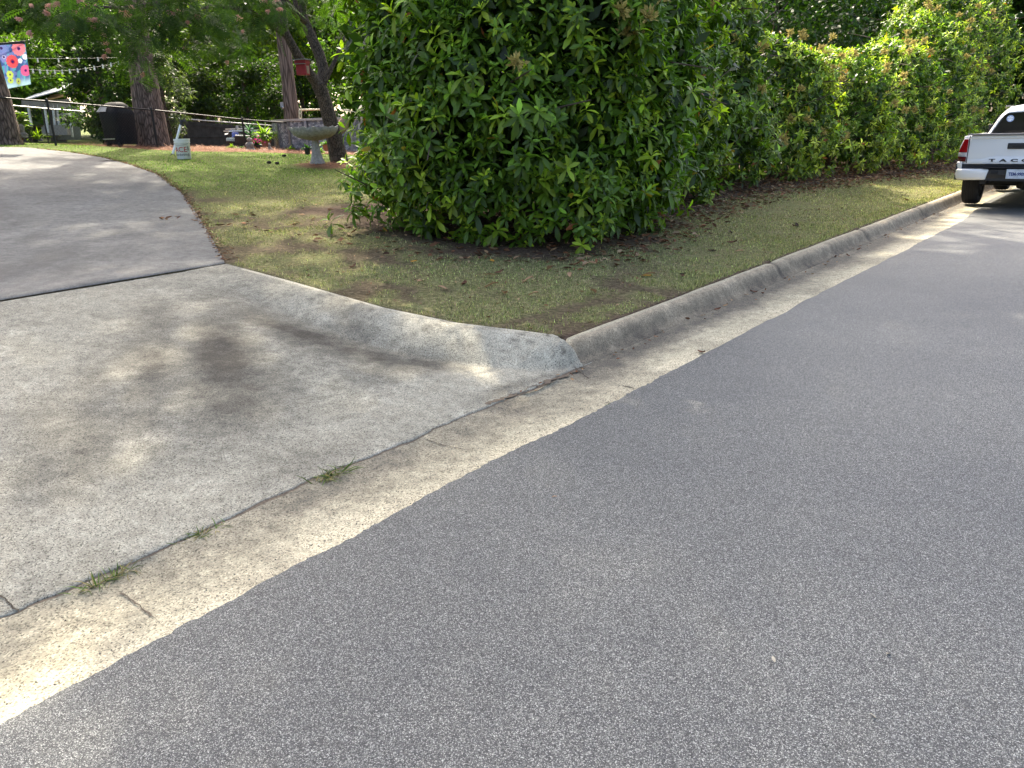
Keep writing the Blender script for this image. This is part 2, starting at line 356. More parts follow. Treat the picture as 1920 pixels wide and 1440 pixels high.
def soilmask(t, s):
    n = fbm(t, s, 3, 2.6) - .5; n2 = fbm(t, s, 5, 7.0) - .5
    bed = sstep((s - np.interp(t, BT, BS)) / .6 + n * 2.2 + n2 * 1.2) * sstep((t - 5.5 - .08 * (s - 6)) / .9 + n * 1.6) * sstep((9.8 - s) / .8 + n)
    ed = sstep(1 - (t - edge(s)) / .15 + n2 * 2.6) * (s < 7) * .55 + sstep(1 - (s - 3.12) / .065 + n2 * 1.2)
    patch = sstep((fbm(t, s, 9, 1.5) - .475) * 6 + n2 * 1.5) * np.clip((7.6 - t) / 1.5, .12, 1) * .8
    return np.clip(np.maximum.reduce([bed, ed, patch]), 0, 1)
bath_p = hit(596, 312); bath_ts = TS(bath_p.x, bath_p.y)
def mulchmask(t, s):
    n = vnoise(t, s, 13, 1.7) - .5
    a = sstep((s - (np.interp(t, [8, 9.9, 11, 13, 16], [23, 22.4, 20.7, 20.4, 17.4]) + n * .7)) / .4) * sstep((26.5 - s) / .6) * sstep((t - 9.8) / .8)
    d = np.hypot(t - bath_ts[0] - .25, s - bath_ts[1] + .15)
    return np.clip(np.maximum(a, sstep((.95 - d) / .3 + n * .8)), 0, 1)
us = np.unique(np.round(np.concatenate([np.geomspace(.5, 260, 34) * -1, [-.3, -.06, -.03, 0], np.arange(.1, 9, .11), np.arange(9, 26, .3), np.geomspace(26, 320, 16)]), 3))
ss = np.unique(np.round(np.concatenate([np.geomspace(.5, 260, 16) * -1, [0, 1, 2, 2.9, 3.117, 3.127, 3.15], np.arange(3.2, 11, .11), np.arange(11, 26, .28), np.geomspace(26, 340, 16)]), 3))
U, S_ = np.meshgrid(us, ss, indexing='ij'); T_ = U + edge(S_)
Z = H(T_, S_) + .012 * (vnoise(T_, S_, 1, 1.1) - .5) * (S_ > 3.3)
inside = (U < -.02) & (S_ < 21.85); Z = np.where(inside, H(T_, S_) - .06, Z); Z = np.where(S_ < 3.12, -.021, Z)
Z = np.where((U < -.02) & (S_ < 6.9), np.minimum(Z, -.021 + .095 * np.clip(S_ - 3.0, 0, 9) - .09 * sstep((S_ - 3.05) / .3)), Z)
sm = np.where(S_ < 3.12, 1, soilmask(T_, S_)); mu = mulchmask(T_, S_)
md = np.hypot(T_ - bath_ts[0] - .2, S_ - bath_ts[1]); Z = Z + .07 * sstep((1.0 - md) / .9)
grid('ground', T_, S_, Z, M['ground'], {'soil': np.stack([sm, mu, sstep((S_ - 9) / 5)], -1)})

tt = np.unique(np.round(np.concatenate([np.arange(-6, 0, .06), np.arange(0, 4.6, .02), np.arange(4.6, 30, .12), np.geomspace(30, 160, 16), -np.geomspace(6, 60, 8)]), 3))
def eline(t, seed, amp=.02): return amp * (vnoise(t, 0 * t, seed, 1.6) - .5) * 2 + amp * 1.2 * (vnoise(t, 0 * t, seed + 1, 6) - .5) + amp * .6 * (vnoise(t, 0 * t, seed + 2, 15) - .5) + amp * .4 * (vnoise(t, 0 * t, seed + 3, 34) - .5)
rs = np.array([-60, -20, -9, -7, -4, -1, 1, 2, 2.2, 2.36])
T_, S_ = np.meshgrid(tt, rs, indexing='ij'); S_ = S_.copy(); S_[:, -1] += eline(tt, 21, .014) + np.interp(tt, [-9, .4, 2.4, 14, 17, 22, 200], [-.045, -.045, 0, 0, .22, .15, .1])
S_[:, -1] += rng.normal(0, .0035, len(tt)); S_[:, -2] = S_[:, -1] - .05
Zr = .008 + 0 * S_; Zr[:, -1] = .002
grid('road', T_, S_, Zr, M['asphalt'])
gs = np.array([2.28, 2.36, 2.45, 2.55, 2.65, 2.75, 2.82, 2.89, 2.925])
T_, S_ = np.meshgrid(tt, gs, indexing='ij'); S_ = S_.copy()
S_[:, -1] += (eline(tt, 31, .022) - .002 - .04 * vnoise(tt, 0 * tt, 37, 1.6) ** 2 - .012 * vnoise(tt, 0 * tt, 38, 9)) * (tt < 4.3)
Zg = np.interp(gs, [2.28, 2.75, 2.93], [-.003, -.012, .0])[None] + 0 * T_
Zg += -.004 * vnoise(T_, S_, 4, 3)
yel = sstep((2.58 + .16 * (vnoise(T_, S_, 41, 1.2) - .5) - S_) / .2) * (.35 + .65 * vnoise(T_, S_, 42, 1.7))
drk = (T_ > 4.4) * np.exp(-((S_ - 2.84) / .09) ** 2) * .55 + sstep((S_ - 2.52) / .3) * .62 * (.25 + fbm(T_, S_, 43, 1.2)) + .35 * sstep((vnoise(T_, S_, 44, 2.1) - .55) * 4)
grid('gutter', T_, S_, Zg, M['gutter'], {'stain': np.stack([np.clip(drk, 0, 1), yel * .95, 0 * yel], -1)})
T_, S_ = np.meshgrid(np.arange(-4, 4.35, .1), np.array([2.86, 2.9, 2.93, 2.945, 2.985]), indexing='ij'); o = grid('joint_dirt', T_, S_, np.interp(S_, [2.86, 2.9, 2.93, 2.945, 2.985], [-.02, -.0065, -.0045, -.002, .001]) + .002 * (vnoise(T_, S_, 33, 9) - .5), M['mud'])
# kerb: rolled profile from the driveway corner to far down the street
cp = [(2.915, -.03), (2.92, .002), (2.95, .012), (2.975, .035), (2.995, .07), (3.012, .105), (3.035, .132), (3.065, .146), (3.095, .15), (3.122, .149), (3.122, -.04)]
ct = np.concatenate([np.arange(4.26, 30, .09), np.geomspace(30, 160, 14)])
T_ = np.repeat(ct[:, None], len(cp), 1); S_ = np.array([p[0] for p in cp])[None] + 0 * T_; Zc = np.array([p[1] for p in cp])[None] + 0 * T_
S_ += .008 * (vnoise(T_, 0 * T_, 51, .8) - .5); Zc += .006 * (vnoise(T_, S_, 52, 2.5) - .5)
endk = sstep((ct - 4.26) / .1)[:, None]; Zc = np.where(Zc > 0, Zc * (.35 + .65 * endk), Zc)
for jt in (8.05, 11.1, 14.15, 17.2, 20.3): Zc -= (.014 * np.exp(-((T_ - jt) / .05) ** 2))
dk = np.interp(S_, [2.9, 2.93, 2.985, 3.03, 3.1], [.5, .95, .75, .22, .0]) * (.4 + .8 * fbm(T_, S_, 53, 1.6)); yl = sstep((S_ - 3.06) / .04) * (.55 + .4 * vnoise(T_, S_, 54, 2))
for jt in (8.05, 11.1, 14.15, 17.2, 20.3): dk = np.maximum(dk, np.exp(-((T_ - jt - .05 * (S_ - 3)) / .04) ** 2))
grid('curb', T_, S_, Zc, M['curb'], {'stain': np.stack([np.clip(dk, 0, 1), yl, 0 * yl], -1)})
# apron
uu = np.unique(np.round(np.concatenate([-np.arange(0, .62, .028), -np.arange(.62, 4.2, .022), -np.arange(4.2, 6.6, .07), -np.arange(6.6, 7.3, .03)]), 3))
sa = np.unique(np.round(np.concatenate([np.arange(2.935, 3.25, .018), np.arange(3.25, 6.87, .06), [6.868]]), 3))
U, S_ = np.meshgrid(uu, sa, indexing='ij'); S_ = S_.copy()
T_ = U + edge(S_); S_[:, 0] += eline(T_[:, 0], 31, .022); S_[:, 1] = np.maximum(S_[:, 1], S_[:, 0] + .006)
base = .105 * np.clip(S_ - 2.93, 0, 9)  ; lawn = np.interp(S_, KS, KZ)
lawn_e = np.where(S_ < 3.12, .15, lawn) + .004 + .022 * np.exp(-((U + .13) / .12) ** 2) * sstep((5.8 - S_) / 1.5)
lip = np.clip(lawn_e - base, 0, 1)
d1 = -U; d2 = U + 7.27; prof = lambda d: np.clip(1 - (np.clip(d, 0, 9) / .44) ** 2.0, 0, 1) ** .85
front = sstep((S_ - 2.925 - .17 * sstep((d1 - .09) / .45) - .13 * (1 - sstep((d1 - .0) / .11)) + .03 * (vnoise(T_, S_, 66, 14) - .5)) / .17) ** .6
bmpn = (.016 * (vnoise(T_, S_, 67, 16) - .5) + .012 * (vnoise(T_, S_, 65, 38) - .5)) * sstep((3.45 - S_) / .3) * sstep((.5 - d1) / .15)
Za = base + lip * np.maximum(prof(d1), prof(d2)) * front + bmpn * front + .006 * (vnoise(T_, S_, 61, .9) - .5) * sstep((S_ - 3) / .3) - .04 * np.exp(-((d1 - .5) / .24) ** 2) * sstep((S_ - 3.1) / .5) * sstep((6.4 - S_) / 1.2)
# a rounded end of the return, and dirt where it has worn
stain = 0 * Za
def blob(px, py, rt, rs_, a, ang=0):
    global stain
    p = hit(px, py); t0, s0 = TS(p.x, p.y); c, s_ = math.cos(ang), math.sin(ang)
    dt, ds = T_ - t0, S_ - s0; a1 = (dt * c + ds * s_) / rt; a2 = (-dt * s_ + ds * c) / rs_
    stain = np.maximum(stain, 1.25 * a * np.exp(-(a1 * a1 + a2 * a2) ** 1.15))
for px_, py_, wd_, am_ in ((410, 690, .28, .95), (290, 640, .24, .8), (170, 760, .2, .62), (690, 640, .15, .55), (40, 900, .2, .5), (560, 760, .12, .32)):
    p = hit(px_, py_); t0, s0 = TS(p.x, p.y); q = (T_ - t0) * .88 - (S_ - s0) * .48; l_ = (T_ - t0) * .48 + (S_ - s0) * .88
    wv_ = .25 * (fbm(l_, 0 * l_, int(px_), .9) - .5); stain = np.maximum(stain, am_ * np.exp(-((q + wv_) / wd_) ** 2) * np.exp(-(l_ / 1.5) ** 4) * (.45 + .95 * fbm(T_, S_, 90 + int(px_) % 7, 1.5)) * sstep((S_ - 3.2) / .8))
for bl in ((560, 825, .4, .12, .30, 0), (950, 715, .3, .1, .4, 0), (330, 560, .7, .2, .32, 0)): blob(*bl)
face = prof(d1) * (1 - prof(np.clip(d1 - .14, 0, 9))) * (S_ < 5.5)
band = .95 * np.exp(-((d1 - .60 - .06 * (S_ - 3.5)) / .27) ** 2) * sstep((S_ - 3.25) / .5) * sstep((6.3 - S_) / 1.3) * (.6 + .6 * fbm(T_, S_, 95, 2.2))
stain = np.maximum.reduce([stain, band, face * .3 * fbm(T_, S_, 96, 9.0)]); pits = sstep((vnoise(T_, S_, 97, 30) - .74) * 9) * prof(d1) * (S_ < 5.6); stain = np.maximum(stain, pits * .7)
stain = np.maximum(stain, .55 * np.exp(-((S_ - 2.97) / .05) ** 2) * (d1 < .6) * vnoise(T_, S_, 68, 8))
yel = .95 * sstep(1.3 - d1 / .05) * (S_ < 6.6) + .45 * np.exp(-((S_ - 3.2) / .35) ** 2) * vnoise(T_, S_, 69, 1.1) + .25 * sstep((vnoise(T_, S_, 70, .8) - .5) * 3)
S_ = np.concatenate([S_[:, :1] - .002, S_], 1); T_ = np.concatenate([T_[:, :1], T_], 1); Za = np.concatenate([Za[:, :1] - .012, Za], 1); stain = np.concatenate([stain[:, :1] * 0 + .8, stain], 1); yel = np.concatenate([yel[:, :1], yel], 1)
grid('driveway_apron', T_, S_, Za, M['apron'], {'stain': np.stack([np.clip(stain, 0, 1), np.clip(yel, 0, .8), 0 * yel], -1)})
# upper driveway
uu = np.unique(np.round(np.concatenate([-np.arange(0, 1, .1), -np.arange(1, 12, .25), -np.geomspace(12, 60, 8)]), 3)); sa = np.unique(np.round(np.concatenate([[6.94, 6.955], np.arange(7, 21.8, .15), [21.82]]), 3))
U, S_ = np.meshgrid(uu, sa, indexing='ij'); T_ = U + edge(S_); Zd = H(T_, S_) + .003; Zd[:, 0] -= .012
stain = .42 * fbm(T_, S_, 71, .5) + .4 * sstep((fbm(T_, S_, 73, 1.0) - .5) * 5)
p1, p2 = hit(30, 420), hit(115, 492); a1 = np.array(TS(p1.x, p1.y)); a2 = np.array(TS(p2.x, p2.y)); q = np.stack([T_, S_], -1) - a1
lt = np.clip((q @ (a2 - a1)) / ((a2 - a1) @ (a2 - a1)), -.4, 1.5); dist = np.linalg.norm(q - lt[..., None] * (a2 - a1), axis=-1); stain = np.maximum(stain, .7 * np.exp(-(dist / .1) ** 2))
yel = .7 * np.exp(-((S_ - 7.25) / .4) ** 2) * sstep((3.9 - T_) / .8) * vnoise(T_, S_, 74, 7)
grid('driveway', T_, S_, Zd, M['drive'], {'stain': np.stack([np.clip(stain, 0, 1), yel, 0 * yel], -1)})
# cracks and dirt lines
def crack(name, pts, wd, lift=.004, mat='dirt_line', zf=None, jit=.012):
    P = []; n = 0
    for a, b in zip(pts[:-1], pts[1:]):
        a, b = np.array(a), np.array(b); k = max(2, int(np.linalg.norm(b - a) / .012))
        for i in range(k): P.append(a + (b - a) * i / k)
    P.append(np.array(pts[-1])); P = np.array(P); d = np.gradient(P, axis=0); nn = np.stack([-d[:, 1], d[:, 0]], 1); nn /= np.linalg.norm(nn, axis=1)[:, None] + 1e-9
    off = (vnoise(np.arange(len(P)), 0 * P[:, 0], 5, .12) - .5) * jit * 2.4 + (vnoise(np.arange(len(P)), 0 * P[:, 0], 6, .5) - .5) * jit * .8; wv = wd * np.clip(-.1 + 1.6 * vnoise(np.arange(len(P)), 0 * P[:, 0], 7, .22) ** 1.4, .12, 2); wv[0] = wv[-1] = wd * .1
    A = P + nn * (off - wv / 2)[:, None]; B = P + nn * (off + wv / 2)[:, None]
    zz = lambda Q: np.array([zf(t, s) for t, s in Q]) + lift
    V = np.concatenate([np.c_[A @ np.stack([D, N]), zz(A)], np.c_[B @ np.stack([D, N]), zz(B)]]); m = len(P)
    Q = np.array([(i, i + 1, m + i + 1, m + i) for i in range(m - 1)]); o = fast(name, V, Q, M[mat]); tag(o, kind='structure'); return o
def pts_px(*pp, z=0.0):
    out = []
    for px, py in pp:
        d = ray(px, py); k = (z - CAM_H) / d[2]; p = CAM + d * k; out.append((p[:2] @ D, p[:2] @ N))
    return out
gz = lambda t, s: float(np.interp(s, [2.28, 2.75, 2.93], [-.003, -.012, .0])) + .0005
crack('gutter_joint', pts_px((228, 1105), (262, 1128), (300, 1160), (326, 1186)), .009, .003, zf=gz, jit=.009, mat='mud')
crack('gutter_joint', pts_px((1078, 688), (1110, 708), (1150, 716), (1190, 728)), .010, .002, zf=gz)
crack('gutter_joint', pts_px((1395, 551), (1440, 556), (1496, 566)), .008, .002, zf=gz)
crack('gutter_joint', pts_px((800, 822), (870, 838), (942, 858)), .007, .002, zf=gz)
crack('mud_line', pts_px((905, 757), (960, 738), (1010, 722), (1060, 706), (1088, 696)), .05, .0045, mat='mud', jit=.03, zf=lambda t, s: .0)
az = lambda t, s: .105 * max(0, s - 2.93) + .002
crack('apron_crack', pts_px((0, 1118), (22, 1130), (45, 1148)), .008, .003, zf=az)
dz = lambda t, s: float(H(t, s)) + .004
p = [TS(*hit(a, b)[:2]) for a, b in ((0, 391), (45, 386), (92, 379), (150, 376))]; crack('driveway_seam', p, .02, .001, zf=dz, jit=.004)

# ------------------------------------------------------------------ leaf scatter
def tmpl(rows, cols, w, fold=.25, droop=.25, hw=None):
    hw = hw or {4: [.08, .36, .5, .15], 3: [.12, .5, .06]}[rows]
    V = []; ys = np.linspace(0, 1, rows)
    for i, y in enumerate(ys):
        for j in range(cols):
            x = (j / (cols - 1) * 2 - 1) * hw[i] * w; V.append((x, y, fold * abs(x) - droop * y * y))
    I = np.arange(rows * cols).reshape(rows, cols); Q = np.stack([I[:-1, :-1], I[:-1, 1:], I[1:, 1:], I[1:, :-1]], -1).reshape(-1, 4)
    return np.array(V), Q
T_BIG = tmpl(4, 3, .38, .35, .30); T_MID = tmpl(3, 3, .42, .35, .28); T_SMALL = tmpl(3, 2, .5, 0, .2)
T_QUAD = (np.array([(-.3, .35, 0), (0, 0, 0), (.3, .35, .02), (0, 1, -.12)]), np.array([(0, 1, 2, 3)]))
def norm(a): return a / (np.linalg.norm(a, axis=-1, keepdims=True) + 1e-9)
def rdir(n): return norm(rng.normal(size=(n, 3)))
def scatter(tm, pos, yd, zd, ln, col):
    tv, tq = tm; y = norm(yd); z = norm(zd - y * (zd * y).sum(-1, keepdims=True)); x = np.cross(y, z); ln = np.asarray(ln)[:, None]
    V = pos[:, None] + ln[:, None] * (tv[None, :, 0:1] * x[:, None] + tv[None, :, 1:2] * y[:, None] + tv[None, :, 2:3] * z[:, None])
    n, k = len(pos), len(tv); Q = (tq[None] + (np.arange(n) * k)[:, None, None]).reshape(-1, tq.shape[1])
    return V.reshape(-1, 3), Q, np.repeat(col, k, 0)
def joinp(parts):
    V = []; Q = []; C = []; b = 0
    for v, q, c in parts: V.append(v); Q.append(q + b); C.append(c); b += len(v)
    return np.concatenate(V), np.concatenate(Q), np.concatenate(C)
def rosettes(P, A, k, ln, tm, col, spread=(32, 108), cvar=.34):
    n = len(P); A = norm(A); o = norm(np.cross(A, rdir(n))); o2 = np.cross(A, o)
    ph = rng.uniform(0, 2 * PI, n)[:, None] + np.arange(k)[None] * 2.4 + rng.normal(0, .2, (n, k))
    al = np.radians(np.linspace(*spread, k))[None] + rng.normal(0, .16, (n, k))
    rad = o[:, None] * np.cos(ph)[..., None] + o2[:, None] * np.sin(ph)[..., None]
    yd = A[:, None] * np.cos(al)[..., None] + rad * np.sin(al)[..., None]; yd[..., 2] -= .50 * np.linspace(0, 1, k)[None] ** 1.5
    zd = A[:, None] * np.sin(al)[..., None] - rad * np.cos(al)[..., None] + rng.normal(0, .22, (n, k, 3))
    l = np.asarray(ln)[:, None] * np.linspace(.72, 1.1, k)[None] * rng.uniform(.85, 1.15, (n, k))
    pp = P[:, None] - A[:, None] * (np.linspace(0, .5, k)[None, :, None] * np.asarray(ln)[:, None, None])
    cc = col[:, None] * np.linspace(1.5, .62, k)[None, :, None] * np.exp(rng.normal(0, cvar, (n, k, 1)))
    return scatter(tm, pp.reshape(-1, 3), yd.reshape(-1, 3), zd.reshape(-1, 3), l.ravel(), cc.reshape(-1, 3))
G_DEEP = np.array([.044, .088, .012]); G_MID = np.array([.088, .160, .018]); G_NEW_LIT = np.array([.25, .33, .035]); TAN = np.array([.44, .37, .12])
def green(n, new=.2):
    f = rng.random((n, 1)); c = G_DEEP + (G_MID - G_DEEP) * f; k = rng.random((n, 1)) < new
    return np.where(k, G_MID + (G_NEW_LIT - G_MID) * rng.random((n, 1)), c)
def shrub_points(n, rx, ry, h, z0, lumps=50, depth=.35, prof=None):
    ph = rng.uniform(0, 2 * PI, n); hh = rng.uniform(0, 1, n) ** .9
    lp = rng.uniform(0, 2 * PI, lumps); lh = rng.uniform(-.05, 1.05, lumps); lr = rng.uniform(.75, 1.25, lumps)
    rp = np.interp(hh, [0, .12, .35, .7, .88, 1], prof)
    dd = np.abs((ph[:, None] - lp[None] + PI) % (2 * PI) - PI) * (rx + ry) / 2; dh = (hh[:, None] - lh[None]) * h
    q = np.sqrt(dd ** 2 + dh ** 2) / (.62 * lr[None]); b = np.clip(1 - q.min(1), 0, 1)
    bigl = .28 * (fbm(np.cos(ph) * rx * 1.1 + lp[0], np.sin(ph) * ry * 1.1 + hh * h * .9, int(lp[1] * 9), .8) - .5) * 2
    off = -.55 * (1 - sstep(b)) * depth + rng.exponential(.07, n) * -1 + .05 + bigl + (rng.random(n) < .09) * rng.uniform(.08, .38, n)
    c, s = np.cos(ph), np.sin(ph); x = c * (rx * rp + off); y = s * (ry * rp + off); z = z0 + hh * h + rng.normal(0, .05, n)
    nz = np.interp(hh, [0, .2, .6, .85, 1], [-.25, .05, .25, .8, 1.6])
    A = np.stack([c, s, nz], 1); A = norm(A) * .62 + np.array([0, 0, .72]) + rng.normal(0, .3, (n, 3))
    return np.stack([x, y, z], 1), A, hh, b
def flower_cluster_mesh(name, seed):
    r = np.random.default_rng(seed); n = 46; d = norm(r.normal(size=(n, 3)) + [0, 0, .9]); p = d * r.uniform(.0, .06, (n, 1))
    c = TAN * r.uniform(.7, 1.2, (n, 1)); v1, q1, c1 = scatter(T_QUAD, p, d, r.normal(size=(n, 3)), np.full(n, .045), c)
    st = norm(d[:26]); v2, q2, c2 = scatter((np.array([(-.03, 0, 0), (.03, 0, 0), (.02, 1, 0), (-.02, 1, 0)]), np.array([(0, 1, 2, 3)])), np.zeros((26, 3)), st, r.normal(size=(26, 3)), np.full(26, .08), np.tile(np.array([.2, .16, .05]), (26, 1)))
    V, Q, C = joinp([(v1, q1, c1), (v2, q2, c2)]); o = fast(name, V, Q, M['petal'], col=C); me = o.data; bpy.data.objects.remove(o); return me
FLOWERS = [flower_cluster_mesh('flower_cluster', k) for k in (1, 2, 3)]
def shrub(label, t, s, rx, ry, h, n, leaf, k, tm, nfl=6, new=.2, lumps=50, depth=.4, faces=None, group='evergreen shrubs of the street hedge', z0=.03, name='evergreen_shrub', tint=(1, 1, 1), flz=(.35, 1), prof=(.9, 1, 1, .88, .66, .22)):
    reseed(label); o = G(t, s); root = thing(name, label, 'shrub', o, -TH, group)      # local x across the street, y along it
    P, A, hh, b = shrub_points(n, rx, ry, h, z0, lumps, depth, prof)
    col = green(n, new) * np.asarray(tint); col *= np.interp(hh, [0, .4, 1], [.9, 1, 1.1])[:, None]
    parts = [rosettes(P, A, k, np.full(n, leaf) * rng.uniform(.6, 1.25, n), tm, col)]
    m = int(n * .9); ph = rng.uniform(0, 2 * PI, m); q = np.sqrt(rng.uniform(.12, .72, m)); z = rng.uniform(.1, .95, m)
    rp = np.interp(z, [0, .35, .75, 1], [.66, 1, .88, .35])
    pin = np.stack([np.cos(ph) * rx * q * rp, np.sin(ph) * ry * q * rp, z0 + z * h], 1)
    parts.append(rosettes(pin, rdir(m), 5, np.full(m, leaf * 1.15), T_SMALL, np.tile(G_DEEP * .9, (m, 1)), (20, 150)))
    ox = rng.random(int(n * .035) + 2); i = rng.integers(0, n, len(ox))
    parts.append(scatter(tm, P[i], norm(A[i] + rng.normal(0, .6, (len(ox), 3)) - [0, 0, .8]), rdir(len(ox)), np.full(len(ox), leaf), np.where(ox[:, None] < .5, [[.35, .24, .03]], [[.30, .10, .035]])))
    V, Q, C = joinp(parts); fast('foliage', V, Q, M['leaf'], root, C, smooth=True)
    st = MB()
    for j in range(9):
        a = random.uniform(0, 2 * PI); r0 = random.uniform(.05, .35); r1 = random.uniform(.3, .8); hz = h * random.uniform(.45, .8)
        st.tube([(math.cos(a) * r0, math.sin(a) * r0, -.08), (math.cos(a) * (r0 + .15), math.sin(a) * (r0 + .15), hz * .35), (math.cos(a) * rx * r1 * .6, math.sin(a) * ry * r1 * .6, hz * .7), (math.cos(a + .3) * rx * r1, math.sin(a + .3) * ry * r1, hz)], [.045, .038, .026, .01], 6)
    for j in range(26):
        a = random.uniform(0, 2 * PI); z = random.uniform(.1, .85) * h
        st.tube([(math.cos(a) * rx * .35, math.sin(a) * ry * .35, z), (math.cos(a) * rx * .8, math.sin(a) * ry * .8, z + random.uniform(-.1, .3)), (math.cos(a + .1) * rx * .98, math.sin(a + .1) * ry * .98, z + random.uniform(-.05, .45))], [.018, .012, .005], 5)
    st.build('stems', M['twig'], root)
    f = np.flatnonzero((hh > flz[0]) & (hh < flz[1]) & (b > .35) & (P[:, 0] > -.3 * rx))
    if nfl and len(f):
        for i in rng.choice(f, min(nfl, len(f)), replace=False):
            c = link('flower_cluster', FLOWERS[int(rng.integers(3))], root); d = Vector(P[i]); a = Vector(A[i]).normalized()
            c.location = d + a * .22; c.rotation_euler = a.to_track_quat('Z', 'Y').to_euler(); c.scale = (1.35, 1.35, 1.35)
    return root

# the hedge along the street
shrub('large dark glossy shrub standing forward at the near end of the hedge', 8.15, 6.4, 2.4, 2.75, 4.7, 5400, .142, 9, T_BIG, 40, .34, 42, .95, z0=-.02, tint=(1.2, 1.18, .84), flz=(.28, .75), prof=(.80, .95, 1, .93, .76, .4))
row = [(11.5, 6.95, 1.85, 1.9, 4.6, 2000, .15, 'dark green shrub set back directly behind the big near shrub'),
       (14.2, 7.3, 1.75, 1.7, 3.9, 1500, .14, 'second shrub past the big near one, with a low twiggy opening at its foot'),
       (16.9, 7.0, 1.85, 1.7, 2.75, 1400, .13, 'low shrub in the middle of the hedge where the taller trees show above'),
       (19.7, 6.6, 1.85, 1.8, 2.65, 1350, .125, 'low shrub with many tan flower heads just past the middle of the hedge'),
       (22.5, 6.1, 1.85, 1.8, 3.0, 1400, .12, 'mid green shrub third from the far end of the hedge near the white truck'),
       (25.4, 6.1, 1.9, 1.9, 3.9, 1200, .12, 'tall sunlit shrub to the left of the white truck'),
       (28.6, 6.4, 2.0, 2.0, 5.0, 1200, .12, 'tallest shrub at the far end of the hedge above the white truck'),
       (32.2, 6.3, 2.1, 2.1, 5.2, 1100, .13, 'shrub beyond the white truck at the right edge of the photo')]
for i, (t, s, rx, ry, h, n, lf, lb) in enumerate(row):
    shrub(lb, t, s, rx, ry, h, n, lf, 8, T_MID, [9, 14, 24, 28, 26, 22, 16, 4][i], [.25, .3, .5, .55, .55, .55, .5, .5][i], 34, .75, flz=(.15, 1), tint=[(1.35, 1.2, 1.2), (1.5, 1.3, 1.4), (1.75, 1.45, 1.7), (1.85, 1.5, 1.8), (1.85, 1.5, 1.8), (1.8, 1.48, 1.7), (1.75, 1.42, 1.6), (1.7, 1.4, 1.5)][i])  # new-leaf share and tint also put filtered sunlight into the right shrubs' leaf colour

# ------------------------------------------------------------------ trees
def tree(name, label, cat, base, trunk_h, r0, r1, crown, n_clump, leaves, leaf, mat='tree_leaf', bark='mimosa_bark', tint=(.06, .12, .02), var=.3, group=None, limbs=6, clump_r=.9, lean=(0, 0), flat=1.0, tm=T_QUAD, light=.25):
    reseed(label); root = thing(name, label, cat, base, 0, group)
    c0 = np.array(crown[:3]); rad = np.array(crown[3:6])      # crown ellipsoid in local coordinates
    d = rdir(n_clump); q = rng.uniform(.25, 1, (n_clump, 1)) ** .45; cc = c0 + d * q * rad * np.array([1, 1, flat])
    k = rng.integers(0, n_clump, leaves); rr = clump_r * rng.uniform(.65, 1.3, n_clump); dirs = rdir(leaves)
    P = cc[k] + dirs * (rng.uniform(0, 1, (leaves, 1)) ** .5) * rr[k][:, None] * np.array([1, 1, .62])
    cl = np.asarray(tint) * np.exp(rng.normal(0, var, (leaves, 1))) * np.exp(rng.normal(0, .22, n_clump))[k][:, None]
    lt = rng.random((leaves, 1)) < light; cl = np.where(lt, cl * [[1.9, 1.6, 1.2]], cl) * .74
    yd = norm(dirs + rng.normal(0, .7, (leaves, 3)) + [0, 0, -.35]); zd = norm(rng.normal(0, .7, (leaves, 3)) + [0, 0, .8])
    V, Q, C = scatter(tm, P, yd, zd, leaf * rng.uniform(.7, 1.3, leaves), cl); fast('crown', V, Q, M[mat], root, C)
    b = MB(); top = Vector((lean[0], lean[1], trunk_h)); n = 12
    pts = [Vector((0, 0, -.25)), Vector((0, 0, .12))] + [top * (i / 8) + Vector((random.uniform(-1, 1), random.uniform(-1, 1), 0)) * r0 * .12 for i in range(1, 9)]
    b.tube(pts, [r0 * 1.75, r0 * 1.36] + [r0 + (r1 - r0) * i / 8 for i in range(1, 9)], n, wob=.04)
    for i in np.argsort(rng.random(n_clump))[:limbs]:
        e = Vector(cc[i]); f = random.uniform(.55, .98); st = top * f
        if e.z < st.z - .5: st = top * .6
        mid = (st + e) / 2 + Vector((0, 0, -.2)); b.tube([st, mid, e], [r1 * .7, r1 * .45, r1 * .15], 6)
    b.build('trunk', M[bark], root, smooth=True); return root
def px_tree(px_c, py_base, s, width_px, top_px, label, name='dense_tree', n=26, leaves=5200, leaf=.16, zlow=.15, **kw):
    b = at(px_c, py_base, s); k = scale(px_c, py_base, s); wd = width_px / k / 2
    top = at(px_c, top_px, s).z - b.z; t, s2 = TS(b.x, b.y); b.z = float(H(t, s2))
    top = at(px_c, top_px, s).z - b.z; lo = top * zlow
    return tree(name, label, 'tree' if 'tree' in name else 'shrub', b, top * .75, .10 + wd * .05, .04, (0, 0, (top + lo) / 2, wd, wd * .8, (top - lo) / 2), n, leaves, leaf, clump_r=max(.35, wd * .42), **kw)
# shade trees whose trunks stand behind the hedge and whose crowns are above the picture
canopy = [(10.6, 12.2, 15.5), (15.2, 12.6, 16), (19.6, 12.2, 14.5)]
for i, (t, s, z) in enumerate(canopy):
    tree('shade_tree', ['tall tree behind the near end of the hedge', 'tall tree behind the second and third hedge shrubs', 'tall tree behind the middle of the hedge', 'tall tree behind the hedge left of the white truck', 'tall tree behind the hedge beyond the white truck'][i], 'tree', G(t, s), z, .22, .1, (0, 0, z + .3, 4.0, 4.0, 4.6), 64, [12800, 8300, 10400][i], .27, bark='pine_bark', tint=(.05, .10, .02), group='tall trees behind the hedge', limbs=10, clump_r=1.15)
